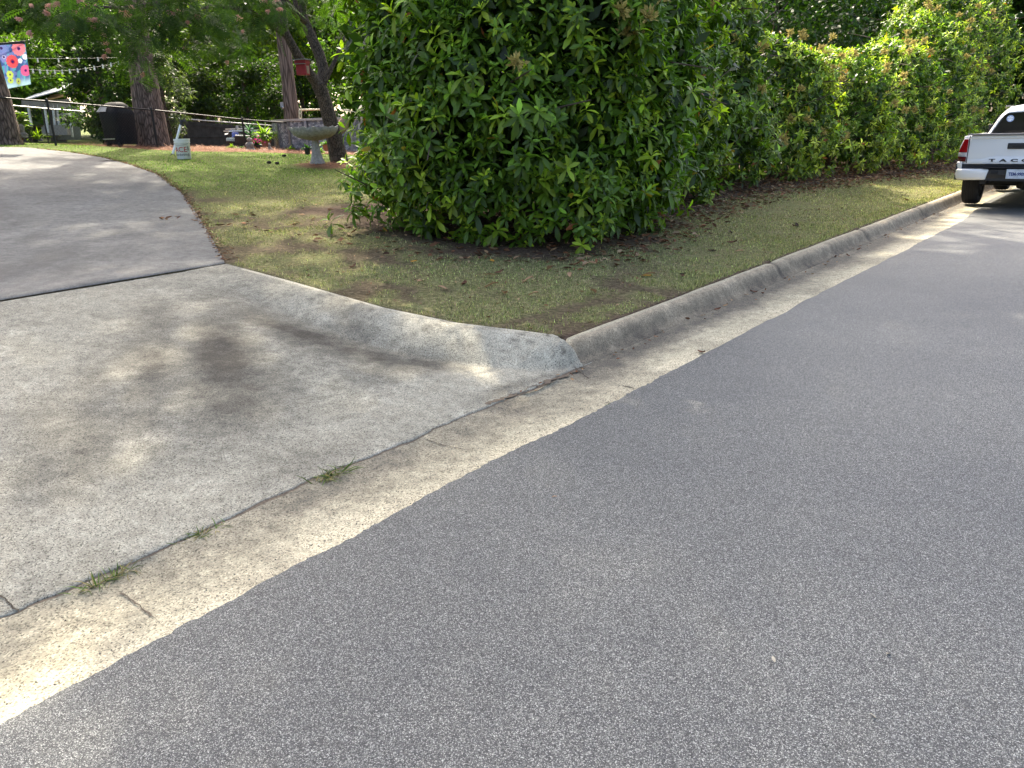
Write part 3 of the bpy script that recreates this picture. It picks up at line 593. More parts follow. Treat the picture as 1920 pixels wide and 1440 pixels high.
# trees and dense shrubs behind the hedge, seen above it
px_tree(1440, 250, 12.4, 420, -140, 'dark tree filling the gap above the hedge left of centre right', n=60, leaves=20000, leaf=.17, tint=(.036, .08, .014), light=.15, mat='leaf', group='trees behind the hedge')
px_tree(1610, 250, 13.0, 300, -130, 'dark green tree rising behind the middle of the hedge', n=60, leaves=20000, leaf=.17, tint=(.045, .095, .014), light=.2, mat='leaf', group='trees behind the hedge')
px_tree(1760, 240, 15.0, 300, -140, 'tree behind the hedge between the dark tree and the tall far shrub', n=54, leaves=16000, leaf=.18, tint=(.05, .10, .014), light=.25, mat='leaf', group='trees behind the hedge')
px_tree(1900, 230, 17.0, 300, -150, 'tree behind the tallest shrub above the white truck', n=54, leaves=16000, leaf=.18, tint=(.05, .10, .014), light=.25, mat='leaf', group='trees behind the hedge')
px_tree(1180, 250, 14.5, 430, -150, 'dark tree behind the big near shrub', n=30, leaves=6500, leaf=.16, tint=(.035, .08, .016), light=.1, group='trees behind the hedge')
b = G(38, 9.5); tree('dense_tree', 'tree far beyond the white truck at the upper right corner', 'tree', b, 7, .2, .1, (0, 0, 4.6, 3.4, 3.4, 4.4), 50, 14000, .22, 'leaf', tint=(.055, .11, .016), group='trees behind the hedge', clump_r=1.2)
# back garden: pines, smooth trunk, mimosa
b = at(286, 262, 24.0); t0, s0 = TS(b.x, b.y); b.z = float(H(t0, s0))
tree('pine_tree', 'big pine with furrowed brown bark behind the black fence next to the covered grill', 'tree', b, 20, .36, .24, (0, 0, 18, 5.2, 5.2, 4.6), 80, 9800, .28, 'fern_leaf', 'pine_bark', (.045, .085, .022), limbs=9, clump_r=1.1, lean=(.15, .2))
b = at(9, 262, 23.2); t0, s0 = TS(b.x, b.y); b.z = float(H(t0, s0))
left_pine = tree('pine_tree', 'pine trunk at the left edge behind the flower flag', 'tree', b, 18, .29, .22, (0, 0, 16, 4.8, 4.8, 4.6), 70, 9000, .28, 'fern_leaf', 'pine_bark', (.045, .085, .022), limbs=9, clump_r=1.1, lean=(.2, 0))
b = at(552, 262, 27.5); t0, s0 = TS(b.x, b.y); b.z = float(H(t0, s0))
tr = tree('tree', 'smooth straight pale brown trunk behind the stone patterned pool', 'tree', b, 19, .26, .2, (0, 0, 18, 5.2, 5.2, 4.8), 80, 10500, .27, 'tree_leaf', 'smooth_bark', (.05, .10, .02), limbs=8, clump_r=1.1, lean=(.1, 0))
mt = MB(); q = at(531, 197, 27.5) - b; mt.box(q + Vector((.03, -.30, 0)), (.12, .06, .2)); mt.lathe([(.05, -.08), (.07, -.03), (.05, .02)], 10, tuple(q + Vector((.05, -.34, -.06)))); mt.build('meter', M['metal'], tr, smooth=True)
reseed('mimosa')
# mimosa: trunk, limbs, feathery crown, pink blossoms
bm_ = hit(640, 306); MS = TS(bm_.x, bm_.y)[1]
mb = at(640, 306, MS); mim = thing('mimosa_tree', 'forked mimosa tree with feathery leaves and pink flowers beside the birdbath', 'tree', mb)
mp = lambda px, py, ds=0: at(px, py, MS + ds) - mb
tk = MB()
tk.tube([mp(642, 325), mp(636, 300), mp(622, 235), mp(607, 185), mp(597, 158)], [.30, .22, .175, .15, .16], 12, wob=.05)
tk.tube([mp(597, 160), mp(578, 135), mp(556, 100), mp(538, 66), mp(515, 30, .2), mp(480, -30, .4)], [.13, .11, .10, .085, .07, .04], 9)
tk.tube([mp(556, 100), mp(540, 70, .1), mp(533, 40, .3), mp(528, -20, .5)], [.075, .07, .06, .04], 8)
tk.tube([mp(600, 162), mp(607, 130, .2), mp(598, 100, .3), mp(580, 60, .5), mp(568, 30, .6), mp(566, -30, .8)], [.12, .125, .125, .11, .10, .06], 9)
tk.tube([mp(572, 40, .5), mp(548, 20, .4), mp(528, -10, .4), mp(505, -45, .5)], [.075, .07, .06, .04], 8)
tk.tube([mp(580, 60, .5), mp(560, 30, .8), mp(548, -20, 1)], [.06, .06, .05], 8)
tk.tube([mp(604, 165), mp(612, 148, -.1), mp(625, 120, -.2), mp(650, 60, -.2)], [.08, .06, .05, .03], 8)
tk.tube([mp(522, 5, .3), mp(430, -25, 0), mp(330, 0, -.5), mp(230, 15, -.8), mp(120, 10, -1)], [.06, .05, .04, .028, .01], 7)
tk.tube([mp(545, 75, .1), mp(470, 20, -.3), mp(400, 10, -.6), mp(330, 30, -.8)], [.05, .04, .025, .01], 7)
tk.build('trunk', M['mimosa_bark'], mim, smooth=True)
st = MB(); st.tube([mp(622, 250), mp(640, 238), mp(650, 226)], [.15, .14, .15], 10); st.build('cut_stub', M['cut_wood'], mim, smooth=True)
# fronds hang in sprays along the crown
def frond_tmpl():
    V = []; Q = []
    for i in range(9):
        y = .12 + i * .095; l = .30 * math.sin(PI * (i + 1.2) / 10.5)
        for sg in (-1, 1):
            k = len(V); V += [(0, y, -.25 * y * y), (sg * l * .55, y + .02 + l * .18, -.25 * y * y + .01), (sg * l, y + l * .42, -.25 * y * y - .05), (sg * l * .5, y + .075 + l * .2, -.25 * y * y)]; Q.append((k, k + 1, k + 2, k + 3))
    k = len(V); V += [(-.012, 0, 0), (.012, 0, 0), (.008, .95, -.23), (-.008, .95, -.23)]; Q.append((k, k + 1, k + 2, k + 3)); return np.array(V), np.array(Q)
FR = frond_tmpl()
spray = []
for px, py, r, cnt in [(30, -30, 70, 60), (90, 10, 50, 60), (60, 40, 30, 22), (130, -20, 60, 70), (150, 30, 40, 55), (200, 0, 60, 90), (215, 55, 36, 45), (250, 40, 45, 60), (270, 95, 28, 20), (225, 95, 22, 16), (300, -10, 60, 80), (320, 50, 45, 55), (350, 20, 50, 70), (385, 85, 26, 26), (400, 30, 50, 70), (440, 0, 55, 70), (430, 75, 32, 30), (425, 128, 16, 12), (470, 50, 35, 34), (490, 5, 50, 60), (455, 90, 20, 14), (520, 20, 35, 36), (560, -20, 50, 50), (600, 30, 24, 14), (620, -10, 40, 40), (285, 135, 14, 8), (345, 92, 24, 16), (400, -60, 110, 60), (200, -70, 110, 60), (530, -70, 90, 60), (255, 150, 9, 5)]:
    spray.append((px, py, r, cnt))
P = []; CC = []
for px, py, r, cnt in spray:
    c = np.array(at(px, py, MS + random.uniform(-1.6, .5)) - mb); k = scale(px, py, MS)
    p = c + rng.normal(0, .5, (cnt, 3)) * np.array([r / k, r / k * 1.0, r / k * .75]); P.append(p); CC.append(np.tile(np.array([.042, .078, .024]) * math.exp(random.gauss(0, .3)) * (np.array([1.7, 1.7, .7]) if random.random() < .2 else 1), (cnt, 1)))
P = np.concatenate(P); CC = np.concatenate(CC); n = len(P)
yd = norm(rng.normal(0, 1, (n, 3)) * [1, 1, .35] + [0, 0, -.55]); zd = norm(rng.normal(0, .35, (n, 3)) + [0, 0, 1])
V, Q, C = scatter(FR, P, yd, zd, rng.uniform(.26, .46, n), CC * np.exp(rng.normal(0, .25, (n, 1)))); fast('crown', V, Q, M['fern_leaf'], mim, C)
def blossom_mesh(seed):
    r = np.random.default_rng(seed); VV = []
    for j in range(5):
        c = r.normal(0, .03, 3) * [1, 1, .5]; n = 26; d = norm(r.normal(size=(n, 3)) + [0, 0, .7]); col = np.array([.66, .36, .30]) * r.uniform(.75, 1.25) * np.ones((n, 3)) * r.uniform(.7, 1.2, (n, 1)) + [[.02, .05, .03]]
        VV.append(scatter((np.array([(-.03, 0, 0), (.03, 0, 0), (.13, 1, 0), (-.13, 1, 0)]), np.array([(0, 1, 2, 3)])), np.tile(c, (n, 1)), d, r.normal(size=(n, 3)), np.full(n, .06), col))
    V, Q, C = joinp(VV); o = fast('blossom_cluster', V, Q, M['petal'], col=C); me = o.data; bpy.data.objects.remove(o); return me
BL = [blossom_mesh(k) for k in range(4)]
for px, py in [(78, 5), (95, 12), (88, 25), (105, 8), (35, 36), (53, 42), (57, 65), (92, 38), (106, 55), (112, 48), (136, 55), (140, 22), (150, 3), (157, 12), (162, 32), (168, 40), (178, 38), (160, 10), (178, 12), (196, 66), (200, 82), (196, 107), (205, 95), (226, 85), (232, 22), (240, 30), (246, 15), (256, 60), (268, 85), (280, 75), (302, 45), (320, 25), (327, 28), (343, 20), (346, 40), (352, 42), (371, 32), (392, 5), (396, 28), (405, 20), (330, 55), (345, 95), (425, 118), (440, 115), (455, 60), (487, 18), (496, 3), (502, 22), (515, 4), (524, 18), (520, 2), (580, 5), (594, 8), (268, 140), (450, 35), (415, 55), (180, 52), (190, 45), (210, 48), (125, 5), (60, 12), (310, 8)]:
    if random.random() < .3: continue
    o = link('blossom_cluster', random.choice(BL), mim); o.location = at(px, py, MS - random.uniform(.3, 1.7)) - mb; o.rotation_euler = (random.uniform(-.4, .4), random.uniform(-.4, .4), random.uniform(0, 6)); k = random.uniform(.5, .85); o.scale = (k, k, k)
# background shrubs and trees of the garden
grp = 'trees at the back of the garden'
px_tree(206, 262, 27.5, 128, 55, 'dark evergreen covering the right side of the shed behind the grill', 'dark_shrub', 30, 9000, .12, tint=(.030, .062, .016), light=.12, zlow=.0)
px_tree(318, 268, 26.0, 88, 95, 'grey green weeping shrub right of the big pine', 'weeping_shrub', 22, 5200, .15, tint=(.055, .085, .058), light=.25, zlow=.0, tm=(np.array([(-.12, .3, 0), (0, 0, 0), (.12, .3, 0), (0, 1, -.3)]), np.array([(0, 1, 2, 3)])))
px_tree(385, 262, 30.0, 120, 80, 'dark olive tree left of centre behind the dark board fence', n=26, leaves=6500, leaf=.15, tint=(.036, .064, .014), light=.15, group=grp)
px_tree(470, 262, 31.0, 130, 95, 'dense dark shrub above the board fence and patio table', 'dark_shrub', 26, 7000, .14, tint=(.034, .070, .014), light=.2, zlow=.1)
px_tree(575, 262, 31.5, 110, 120, 'dark shrub behind the pool ladder', 'dark_shrub', 24, 5200, .15, tint=(.034, .070, .014), light=.15, zlow=.1)
px_tree(55, 262, 34.0, 170, 70, 'light green tree above the shed roof', n=28, leaves=6500, leaf=.17, tint=(.06, .125, .018), light=.3, group=grp, zlow=.2)
px_tree(110, 262, 38.0, 210, -60, 'conifer with layered sprays behind the string lights', 'conifer_tree', 44, 10000, .2, mat='fern_leaf', tint=(.06, .11, .025), light=.3, group=grp, flat=.9)
px_tree(20, 262, 41.0, 200, -110, 'bright tree behind the flag at the far left', n=34, leaves=7500, leaf=.2, tint=(.075, .15, .018), light=.4, group=grp)
px_tree(260, 262, 39.0, 210, -110, 'dark tree behind the big pine', n=34, leaves=8500, leaf=.2, tint=(.045, .09, .02), light=.2, group=grp)
px_tree(400, 262, 43.0, 220, -110, 'yellow green sunlit tree seen under the mimosa branches', n=36, leaves=8000, leaf=.2, tint=(.085, .15, .014), light=.5, group=grp)
px_tree(520, 262, 42.0, 150, -60, 'bright green tree left of the smooth trunk', n=30, leaves=7000, leaf=.2, tint=(.085, .15, .016), light=.5, group=grp)
px_tree(610, 262, 40.0, 170, -110, 'bright sunlit tree seen through the fork of the mimosa', n=50, leaves=20000, leaf=.2, tint=(.10, .17, .018), light=.5, group=grp)
px_tree(720, 262, 33.0, 220, -110, 'tree at the back of the garden hidden mostly by the big near shrub', n=30, leaves=5000, leaf=.2, tint=(.05, .10, .018), light=.3, group=grp)
px_tree(345, 262, 45.0, 200, -110, 'dark tree far back between the big pine and the smooth trunk', n=44, leaves=13000, leaf=.24, tint=(.05, .095, .016), light=.25, group=grp)
px_tree(455, 262, 36.5, 150, -20, 'tree behind the dense dark shrub over the board fence', n=36, leaves=11000, leaf=.2, tint=(.06, .11, .014), light=.4, group=grp)
reseed('wood')
# far wood closing the view
def wood(n_c, n_l, t0, t1, s0, s1, z1):
    ct_ = rng.uniform(t0, t1, n_c); cs_ = rng.uniform(s0, s1, n_c); cz_ = rng.uniform(.3, z1, n_c); k = rng.integers(0, n_c, n_l)
    P = np.stack([ct_[k] * D[0] + cs_[k] * N[0], ct_[k] * D[1] + cs_[k] * N[1], cz_[k] + 1.2], 1) + rdir(n_l) * rng.uniform(.4, 2.6, (n_l, 1))
    cl = np.array([.036, .074, .014]) * np.exp(rng.normal(0, .4, (n_c, 1)))[k] * np.exp(rng.normal(0, .25, (n_l, 1)))
    return scatter(T_QUAD, P, rdir(n_l), rdir(n_l) + [0, 0, .5], rng.uniform(.6, 1.15, n_l), cl)
V, Q, C = joinp([wood(520, 75000, -30, 100, 46, 60, 21), wood(160, 16000, 36, 62, 14, 26, 11), wood(260, 30000, 58, 72, -16, 26, 15)])
tag(fast('far_wood', V, Q, M['tree_leaf'], col=C), kind='stuff')

# ------------------------------------------------------------------ yard things
FS = 22.8
def ft(px): p = at(px, 270, FS); return TS(p.x, p.y)[0]
fen = thing('chain_link_fence', 'black chain link fence running across the back of the lawn', 'fence', W(ft(297), FS, 0))
fo = fen.location.copy()
f_l, f_r = ft(-60), ft(660)
top_px = [(-60, 178), (0, 183), (88, 190), (284, 206), (454, 224), (560, 232), (660, 238)]
tps = [at(a, b, FS) - fo for a, b in top_px]
m = MB(); m.tube(tps, .021, 8); m.build('top_rail', M['fence_black'], fen, smooth=True)
for (px, py) in [(-40, 180), (88, 190), (284, 206), (454, 224), (572, 233), (640, 237)]:
    t = ft(px + (5 if px < 200 else 3)); tp = at(px, py, FS) - fo; m = MB(); bt = W(t, FS, float(H(t, FS)) - .1) - fo; m.tube([(tp.x, tp.y, bt.z), tp + Vector((0, 0, .03))], .03, 8); m.lathe([(.034, -.02), (.036, .02), (.02, .05), (.001, .06)], 8, tuple(tp + Vector((0, 0, .02)))); m.build('post', M['fence_black'], fen, smooth=True)
m = MB(); zt = np.array([(TS(*(v + fo)[:2])[0], v.z) for v in tps]); zt = zt[np.argsort(zt[:, 0])]
for k in range(int((f_r - f_l) / .075)):
    a = f_l + k * .075
    for sg in (1, -1):
        b0 = float(H(a, FS)); z1 = np.interp(a, zt[:, 0], zt[:, 1]); e = a + sg * (z1 - b0) * .9
        m.tube([W(a, FS, b0) - fo, W(e, FS, np.interp(e, zt[:, 0], zt[:, 1])) - fo], .0013, 3, cap=False)
m.build('wire_mesh', M['fence_black'], fen)
fb = thing('chain_link_fence', 'far fence with a bright sunlit top rail behind the grill and the big pine', 'fence', at(300, 262, 28.0)); fbo = fb.location.copy()
m = MB(); m.tube([at(a, b_, 28.0) - fbo for a, b_ in ((23, 198), (100, 205), (205, 213), (300, 219), (420, 229), (520, 236), (590, 241))], .021, 8); m.build('top_rail', M['bright_rail'], fb, smooth=True)
for px, py in ((78, 203), (195, 212), (345, 223), (455, 232), (560, 239)):
    m = MB(); q = at(px, py, 28.0) - fbo; m.tube([q + Vector((0, 0, -1.25)), q], .025, 7); m.build('post', M['fence_black'], fb, smooth=True)

# covered grill
b = at(230, 276, 23.6); t0, s0 = TS(b.x, b.y); b.z = float(H(t0, s0)); k = scale(230, 276, 23.6)
gr = thing('covered_grill', 'barbecue grill under a black cover with a cloudy window, in front of the big pine', 'grill', b, -R(24))
wd, hh = 48 / k, 78 / k; m = MB()
secs = []
for z, sx, sy in [(.06, .46, .44), (.2, .47, .46), (.62 * hh, .50, .48), (.74 * hh, .52, .5), (.80 * hh, .50, .46), (.93 * hh, .40, .30), (.985 * hh, .30, .2), (hh, .22, .12)]:
    sec = []
    for j in range(40):
        q = 2 * PI * j / 40; c, s_ = math.cos(q), math.sin(q); e = .42
        x = math.copysign(abs(c) ** e, c) * sx * wd; y = math.copysign(abs(s_) ** e, s_) * sy * wd
        f = 1 + .035 * math.sin(q * 9 + z * 1.5) * (1 - z / hh); sec.append((x * f, y * f, z))
    secs.append(sec)
m.loft(secs); m.build('cover', M['cover'], gr, smooth=True)
m = MB(); m.loft([[(x, -(.50 - .155 * q) * wd - .012, (.79 + .14 * q) * hh) for x in np.linspace(-.46 + .12 * q, .05 - .04 * q, 5) * wd] for q in (0, .5, 1)], closed=False, cap=False); m.build('window_panel', M['window_pale'], gr)
m = MB(); m.box((-.1 * wd, -.47 * wd, .18 * hh), (.62 * wd, .02, .03)); m.build('strap', M['metal'], gr)
for x in (-.3, .3):
    m = MB(); m.tube([(x * wd, -.36 * wd, .07), (x * wd + .05, -.36 * wd, .07)], .075, 14); m.build('wheel', M['rubber'], gr, smooth=True)

# bucket and leaning pole
b = hit(346, 298); t0, s0 = TS(b.x, b.y); k = scale(346, 298, s0); hb = 36 / k; r1 = 13.6 / k; r0 = 12.4 / k
bk = thing('bucket', 'white plastic bucket with red and black lettering standing on the lawn', 'bucket', b)
m = MB(); m.lathe([(r0 * .96, 0), (r0, .01), (r1 * .97, hb * .78), (r1 * 1.0, hb * .8), (r1 * 1.06, hb * .805), (r1 * 1.06, hb * .83), (r1, hb * .84), (r1 * 1.01, hb * .9), (r1 * 1.06, hb * .905), (r1 * 1.06, hb), (r1 * .98, hb), (r1 * .97, hb * .9), (r0 * .9, .02)], 36); m.build('body', M['bucket'], bk, smooth=True)
m = MB(); m.tube([(r1 * 1.08 * math.cos(q), r1 * 1.08 * math.sin(q), hb * .84 - .10 * hb * math.sin((q - PI) % (2 * PI)) * 1.6) for q in np.linspace(PI * 1.02, PI * 1.98, 14)], .003, 5); m.build('handle', M['metal'], bk)
base_q = math.atan2(-b.y, -b.x)
def wrap(txt, size, z, mat, name, a0, xs=1.0):
    me = text_mesh(txt, size, .001)
    for v in me.vertices:
        rr = r0 + (r1 - r0) * (z + v.co.y) / (hb * .8) + .003 + v.co.z; q = base_q + a0 + v.co.x * xs / rr; v.co = (rr * math.cos(q), rr * math.sin(q), z + v.co.y)
    me.materials.append(M[mat]); return link(name, me, bk)
wrap('ACE', hb * .36, hb * .46, 'plate_red', 'lettering', -.38, 1.02); wrap('Hardware', hb * .17, hb * .22, 'letter_black', 'lettering', -.42, 1.0)
m = MB()
for z, h_ in ((.52, .2), (.2, .14)):
    q = base_q + .72; rr = r0 + (r1 - r0) * z + .004; m.box((rr * math.cos(q), rr * math.sin(q), z * hb), (.004, .03, h_ * hb), Matrix.Rotation(q, 3, 'Z'))
m.build('label_strip', M['metal'], bk)
b = hit(322, 292); t0, s0 = TS(b.x, b.y); ps = thing('white_pole', 'slim white pole with a black swivel head leaning beside the white bucket', 'pole', b)
q = lambda px, py: at(px, py, s0) - b
m = MB(); m.tube([q(324, 289), q(339, 233)], .030, 10); m.build('shaft', M['white'], ps, smooth=True)
m = MB(); m.tube([q(339, 235), q(340, 226)], .036, 8); m.tube([q(337, 231), q(347, 226)], .035, 8); m.box(q(344, 226.5), (.11, .06, .05)); m.tube([q(341, 230), q(345, 236)], .02, 6); m.build('head', M['black_plastic'], ps)
m = MB(); m.tube([q(325, 285), q(318, 294)], .012, 6); m.tube([q(326, 286), q(327, 296)], .012, 6); m.build('foot', M['black_plastic'], ps)

# birdbath and ball
bs = bath_ts[1]; bb = thing('birdbath', 'grey concrete birdbath with a scalloped bowl on a fluted stem', 'birdbath', (bath_p.x, bath_p.y, bath_p.z + .05)); k = scale(592, 312, bs)
hB = 66 / k; rB = 44 / k
def flute(i, q, r, z): return r * (1 + .07 * math.cos(8 * q)), z
m = MB(); m.lathe([(.155, -.03), (.165, .02), (.155, .05), (.13, .10), (.095, .25), (.075, .40), (.072, .5), (.095, .53), (.12, .56), (.13, hB * .66)], 64, wave=flute); m.build('stem', M['bath'], bb, smooth=True)
def scal(i, q, r, z):
    a = max(0, (i - 3)) / 4; return r * (1 + .045 * a * math.cos(14 * q)), z + .016 * a * math.cos(14 * q)
m = MB(); m.lathe([(.10, hB * .64), (.16, hB * .655), (rB * .66, hB * .72), (rB * .86, hB * .80), (rB * .96, hB * .89), (rB, hB * .95), (rB * 1.0, hB * 1.0), (rB * .93, hB * 1.0), (rB * .82, hB * .93), (rB * .5, hB * .86), (.02, hB * .84)], 112, wave=scal); m.build('bowl', M['bath'], bb, smooth=True)
p = at(568, 246, bs - .1); bo = thing('glass_ball', 'blue and white ball resting on the rim of the birdbath', 'ball', (p.x, p.y, p.z))
m = MB(); rr = 6.2 / k; m.lathe([(rr * math.sin(a), -rr * math.cos(a)) for a in np.linspace(.05, PI - .05, 14)], 20); m.build('glass', M['ball_white'], bo, smooth=True)
m = MB(); tw = Vector((-p.x, -p.y, 1.6 - p.z)).normalized(); rot = tw.to_track_quat('Z', 'Y').to_matrix()
vs = [rot @ Vector((rr * 1.01 * math.sin(a) * math.cos(q), rr * 1.01 * math.sin(a) * math.sin(q) * .8, rr * 1.01 * math.cos(a))) for a in (.01, .3, .6, .78) for q in np.linspace(0, 2 * PI, 16, endpoint=False)]
m.add(vs, [(i * 16 + j, i * 16 + (j + 1) % 16, (i + 1) * 16 + (j + 1) % 16, (i + 1) * 16 + j) for i in range(3) for j in range(16)]); m.build('blue_spot', M['blue_ball'], bo, smooth=True)

# birdhouse on the mimosa limb
p = at(569, 141, MS - .35); k = scale(569, 130, MS - .35); bh = thing('birdhouse', 'red wooden birdhouse with a grey roof fixed to the mimosa limb', 'birdhouse', p, -R(12))
w_, h_ = 19 / k, 27 / k
m = MB(); m.box((0, 0, h_ * .36), (w_, w_ * .95, h_ * .72)); m.box((0, .0, h_ * .84), (w_ * 1.16, w_ * 1.05, h_ * .24)); m.build('body', M['red_wood'], bh, bevel=.006)
m = MB(); m.box((0, -.02, h_ * .985), (w_ * 1.42, w_ * 1.35, h_ * .055)); m.build('roof', M['roof_grey'], bh, bevel=.004)
m = MB(); m.box((0, -w_ * .55, h_ * .71), (w_ * 1.1, w_ * .35, h_ * .04)); m.build('ledge', M['roof_grey'], bh)
m = MB(); m.box((w_ * .52, 0, h_ * .34), (.012, w_ * .5, h_ * .5)); m.build('side_panel', M['cut_wood'], bh)
m = MB(); m.tube([(0, w_ * .3, -h_ * .08), (0, w_ * .9, h_ * .1)], .02, 6); m.build('bracket', M['dark_metal'], bh)

# flag and its pole
fs = 20.6; p = at(20, 80, fs); fl = thing('flag_pole', 'thin flag pole reaching out from the pine trunk at the left edge', 'flag pole', at(-30, 84, fs + .4))
m = MB(); m.tube([Vector((0, 0, 0)), at(54, 76.5, fs) - fl.location], .012, 8); m.lathe([(.0, -.03), (.02, -.015), (.02, .015), (.0, .03)], 8, tuple(at(54, 76.5, fs) - fl.location)); m.build('rod', M['dark_metal'], fl, smooth=True)
fg = thing('garden_flag', 'bright flag printed with pink and red flowers on blue, hanging at the left', 'flag', at(20, 80, fs)); fo_ = fg.location.copy()
UL, UR, LL, LR = [at(a, b_, fs) for a, b_ in ((-9, 82.5), (47, 79), (16, 166), (57, 158))]
nx, ny = 72, 110; I, J = np.meshgrid(np.linspace(0, 1, nx), np.linspace(0, 1, ny), indexing='ij')
Pq = (np.array(UL)[None, None] * ((1 - I) * (1 - J))[..., None] + np.array(UR) * (I * (1 - J))[..., None] + np.array(LL) * ((1 - I) * J)[..., None] + np.array(LR) * (I * J)[..., None])
Pq = Pq + np.array([N[0], N[1], 0]) * (.035 * np.sin(I * 9 + J * 2) * J)[..., None] - np.array(fo_)
c = np.zeros((nx, ny, 3)); bgc = vnoise(I * 9, J * 13, 2); c[:] = np.where(bgc[..., None] > .52, np.array([.06, .12, .30]), np.array([.16, .22, .48]))
c = np.where((vnoise(I * 14 + J * 6, J * 7, 6)[..., None] > .62), np.array([.10, .38, .45]), c); wv = sstep((J - .78) / .2)[..., None]; c = c * (1 - wv) + np.array([.42, .62, .66]) * wv
def flower(cx, cy_, r, c1, c2, c3, pet=13, dark=(.05, .02, .12)):
    dx, dy = (I - cx), (J - cy_) * 1.45; rr = np.sqrt(dx * dx + dy * dy); th = np.arctan2(dy, dx); lim = r * (.86 + .14 * np.abs(np.cos(th * pet / 2)))
    sh = (np.abs(np.sin(th * pet * .9)) ** 2)[..., None]; cc = np.array(c1) * sh + np.array(c2) * (1 - sh); msk = (rr < lim)[..., None]
    global c
    c = np.where(msk, cc, c); c = np.where((rr < r * .36)[..., None], np.array(c3), c); c = np.where((rr < r * .22)[..., None], np.array(dark), c)
flower(.16, .10, .2, (.10, .14, .42), (.28, .34, .62), (.2, .22, .5)); flower(.17, .30, .17, (.32, .34, .62), (.10, .12, .38), (.5, .5, .72)); flower(.75, .14, .25, (.80, .16, .22), (.85, .30, .32), (.75, .22, .36))
flower(.43, .42, .23, (.72, .04, .06), (.80, .16, .16), (.5, .03, .06), 17); flower(.88, .66, .2, (.62, .05, .20), (.75, .18, .32), (.6, .08, .25), 19); flower(.22, .70, .13, (.42, .55, .06), (.55, .64, .16), (.3, .42, .1), 7); flower(.18, .83, .11, (.42, .55, .06), (.5, .6, .12), (.3, .42, .1), 7); flower(.50, .88, .12, (.45, .56, .08), (.60, .68, .2), (.5, .5, .1), 7); flower(.73, .42, .09, (.85, .85, .88), (.8, .8, .84), (.85, .85, .9), 5, (.8, .8, .85)); flower(.93, .34, .1, (.85, .85, .88), (.8, .8, .84), (.85, .85, .9), 5, (.8, .8, .85))
Ii = np.arange(nx * ny).reshape(nx, ny); Q = np.stack([Ii[:-1, :-1], Ii[1:, :-1], Ii[1:, 1:], Ii[:-1, 1:]], -1).reshape(-1, 4)
fast('cloth', Pq.reshape(-1, 3), Q, M['cloth'], fg, c.reshape(-1, 3), smooth=True)
m = MB(); m.loft([[tuple(Vector(UL.lerp(UR, q)) - fo_ + Vector((0, -.012, .03 * a))) for q in np.linspace(0, 1, 8)] for a in (-1, .4)], closed=False, cap=False); m.build('sleeve', M['dark_metal'], fg)

# string lights
def strand(label, pts, s, bulbs):
    o = thing('string_lights', label, 'string lights', at(*pts[0], s), 0, 'string lights hung across the garden'); c0 = o.location.copy()
    P = [at(a, b_, s) - c0 for a, b_ in pts]; m = MB(); m.tube(P, .004, 5, cap=False); m.build('cable', M['wire'], o)
    for a, b_ in bulbs:
        q = at(a, b_, s) - c0; m = MB(); m.tube([q + Vector((0, 0, .07)), q + Vector((0, 0, .03))], .02, 6); m.lathe([(.010, .03), (.024, .0), (.026, -.03), (.014, -.05), (.001, -.055)], 10, tuple(q)); m.build('bulb', M['bulb'], o, smooth=True)
strand('lower string of lights sagging between the flag and the big pine', [(20, 131), (53, 130), (90, 132.5), (120, 133), (150, 130), (178, 126), (208, 121), (236, 110)], 23.6, [(62, 134), (75, 135), (89, 136), (103, 136), (117, 136), (131, 134.5), (146, 133), (161, 131), (177, 128.5), (193, 125.5), (208, 122.5), (223, 119)])
strand('upper string of lights with wide spaced bulbs behind the lower string', [(20, 107), (51, 109), (110, 110), (150, 109.5), (200, 108.5), (236, 108)], 25.5, [(71, 114), (110, 114), (148, 113), (184, 112)])

# shed
S0 = 31.0; sb = at(95, 262, S0); sh = thing('garden_shed', 'small pale shed with an open porch at the far left behind the fence', 'shed', sb); q = lambda px, py, ds=0: at(px, py, S0 + ds) - sb
m = MB(); m.loft([[q(46, 186), q(118, 167), q(118, 169), q(46, 188.5)], [q(58, 178, 3.6), q(140, 152, 3.6), q(140, 154, 3.6), q(58, 181, 3.6)]]); m.build('roof', M['shed_roof'], sh)
m = MB(); m.loft([[q(85, 187, -.1), q(128, 178, -.1), q(128, 179.5, -.1), q(85, 189, -.1)], [q(95, 178, 1.6), q(126, 174, 1.6), q(126, 175, 1.6), q(95, 180, 1.6)]]); m.build('leafy_roof_edge', M['shed_leafy'], sh)
m = MB(); m.loft([[q(40, 188, .02), q(130, 186, .02), q(130, 205, .02), q(40, 199, .02)], [q(40, 188, .12), q(130, 186, .12), q(130, 205, .12), q(40, 199, .12)]]); m.build('beam', M['roof_grey'], sh)
m = MB(); m.loft([[q(96, 196, .6), q(150, 200, .6), q(152, 262, .6), q(108, 262, .6)], [q(96, 196, 3.4), q(150, 200, 3.4), q(152, 262, 3.4), q(108, 262, 3.4)]]); m.build('wall', M['shed_wall'], sh)
for a, a2, y1 in ((52, 60, 238), (83, 91, 249), (99, 104, 245), (107, 113, 255), (129, 136, 257)):
    m = MB(); u0, u1 = q(a, 196, .05), q(a2, y1, .05); m.tube([u0, u1], .045, 4); m.build('porch_post', M['shed_trim'], sh)
m = MB(); m.box(q(119, 222, .55), (.42, .06, .75)); wf = m.build('window', M['dark_fence'], sh); m = MB(); m.box(q(117.5, 214, .48), (.5, .08, .06)); m.box(q(121, 233, .48), (.55, .08, .06)); m.build('sill', M['shed_trim'], wf)
m = MB(); m.lathe([(.06, -.08), (.1, 0), (.07, .08), (.02, .12)], 10, tuple(q(120, 221, .40))); m.build('lamp', M['bulb'], sh, smooth=True)
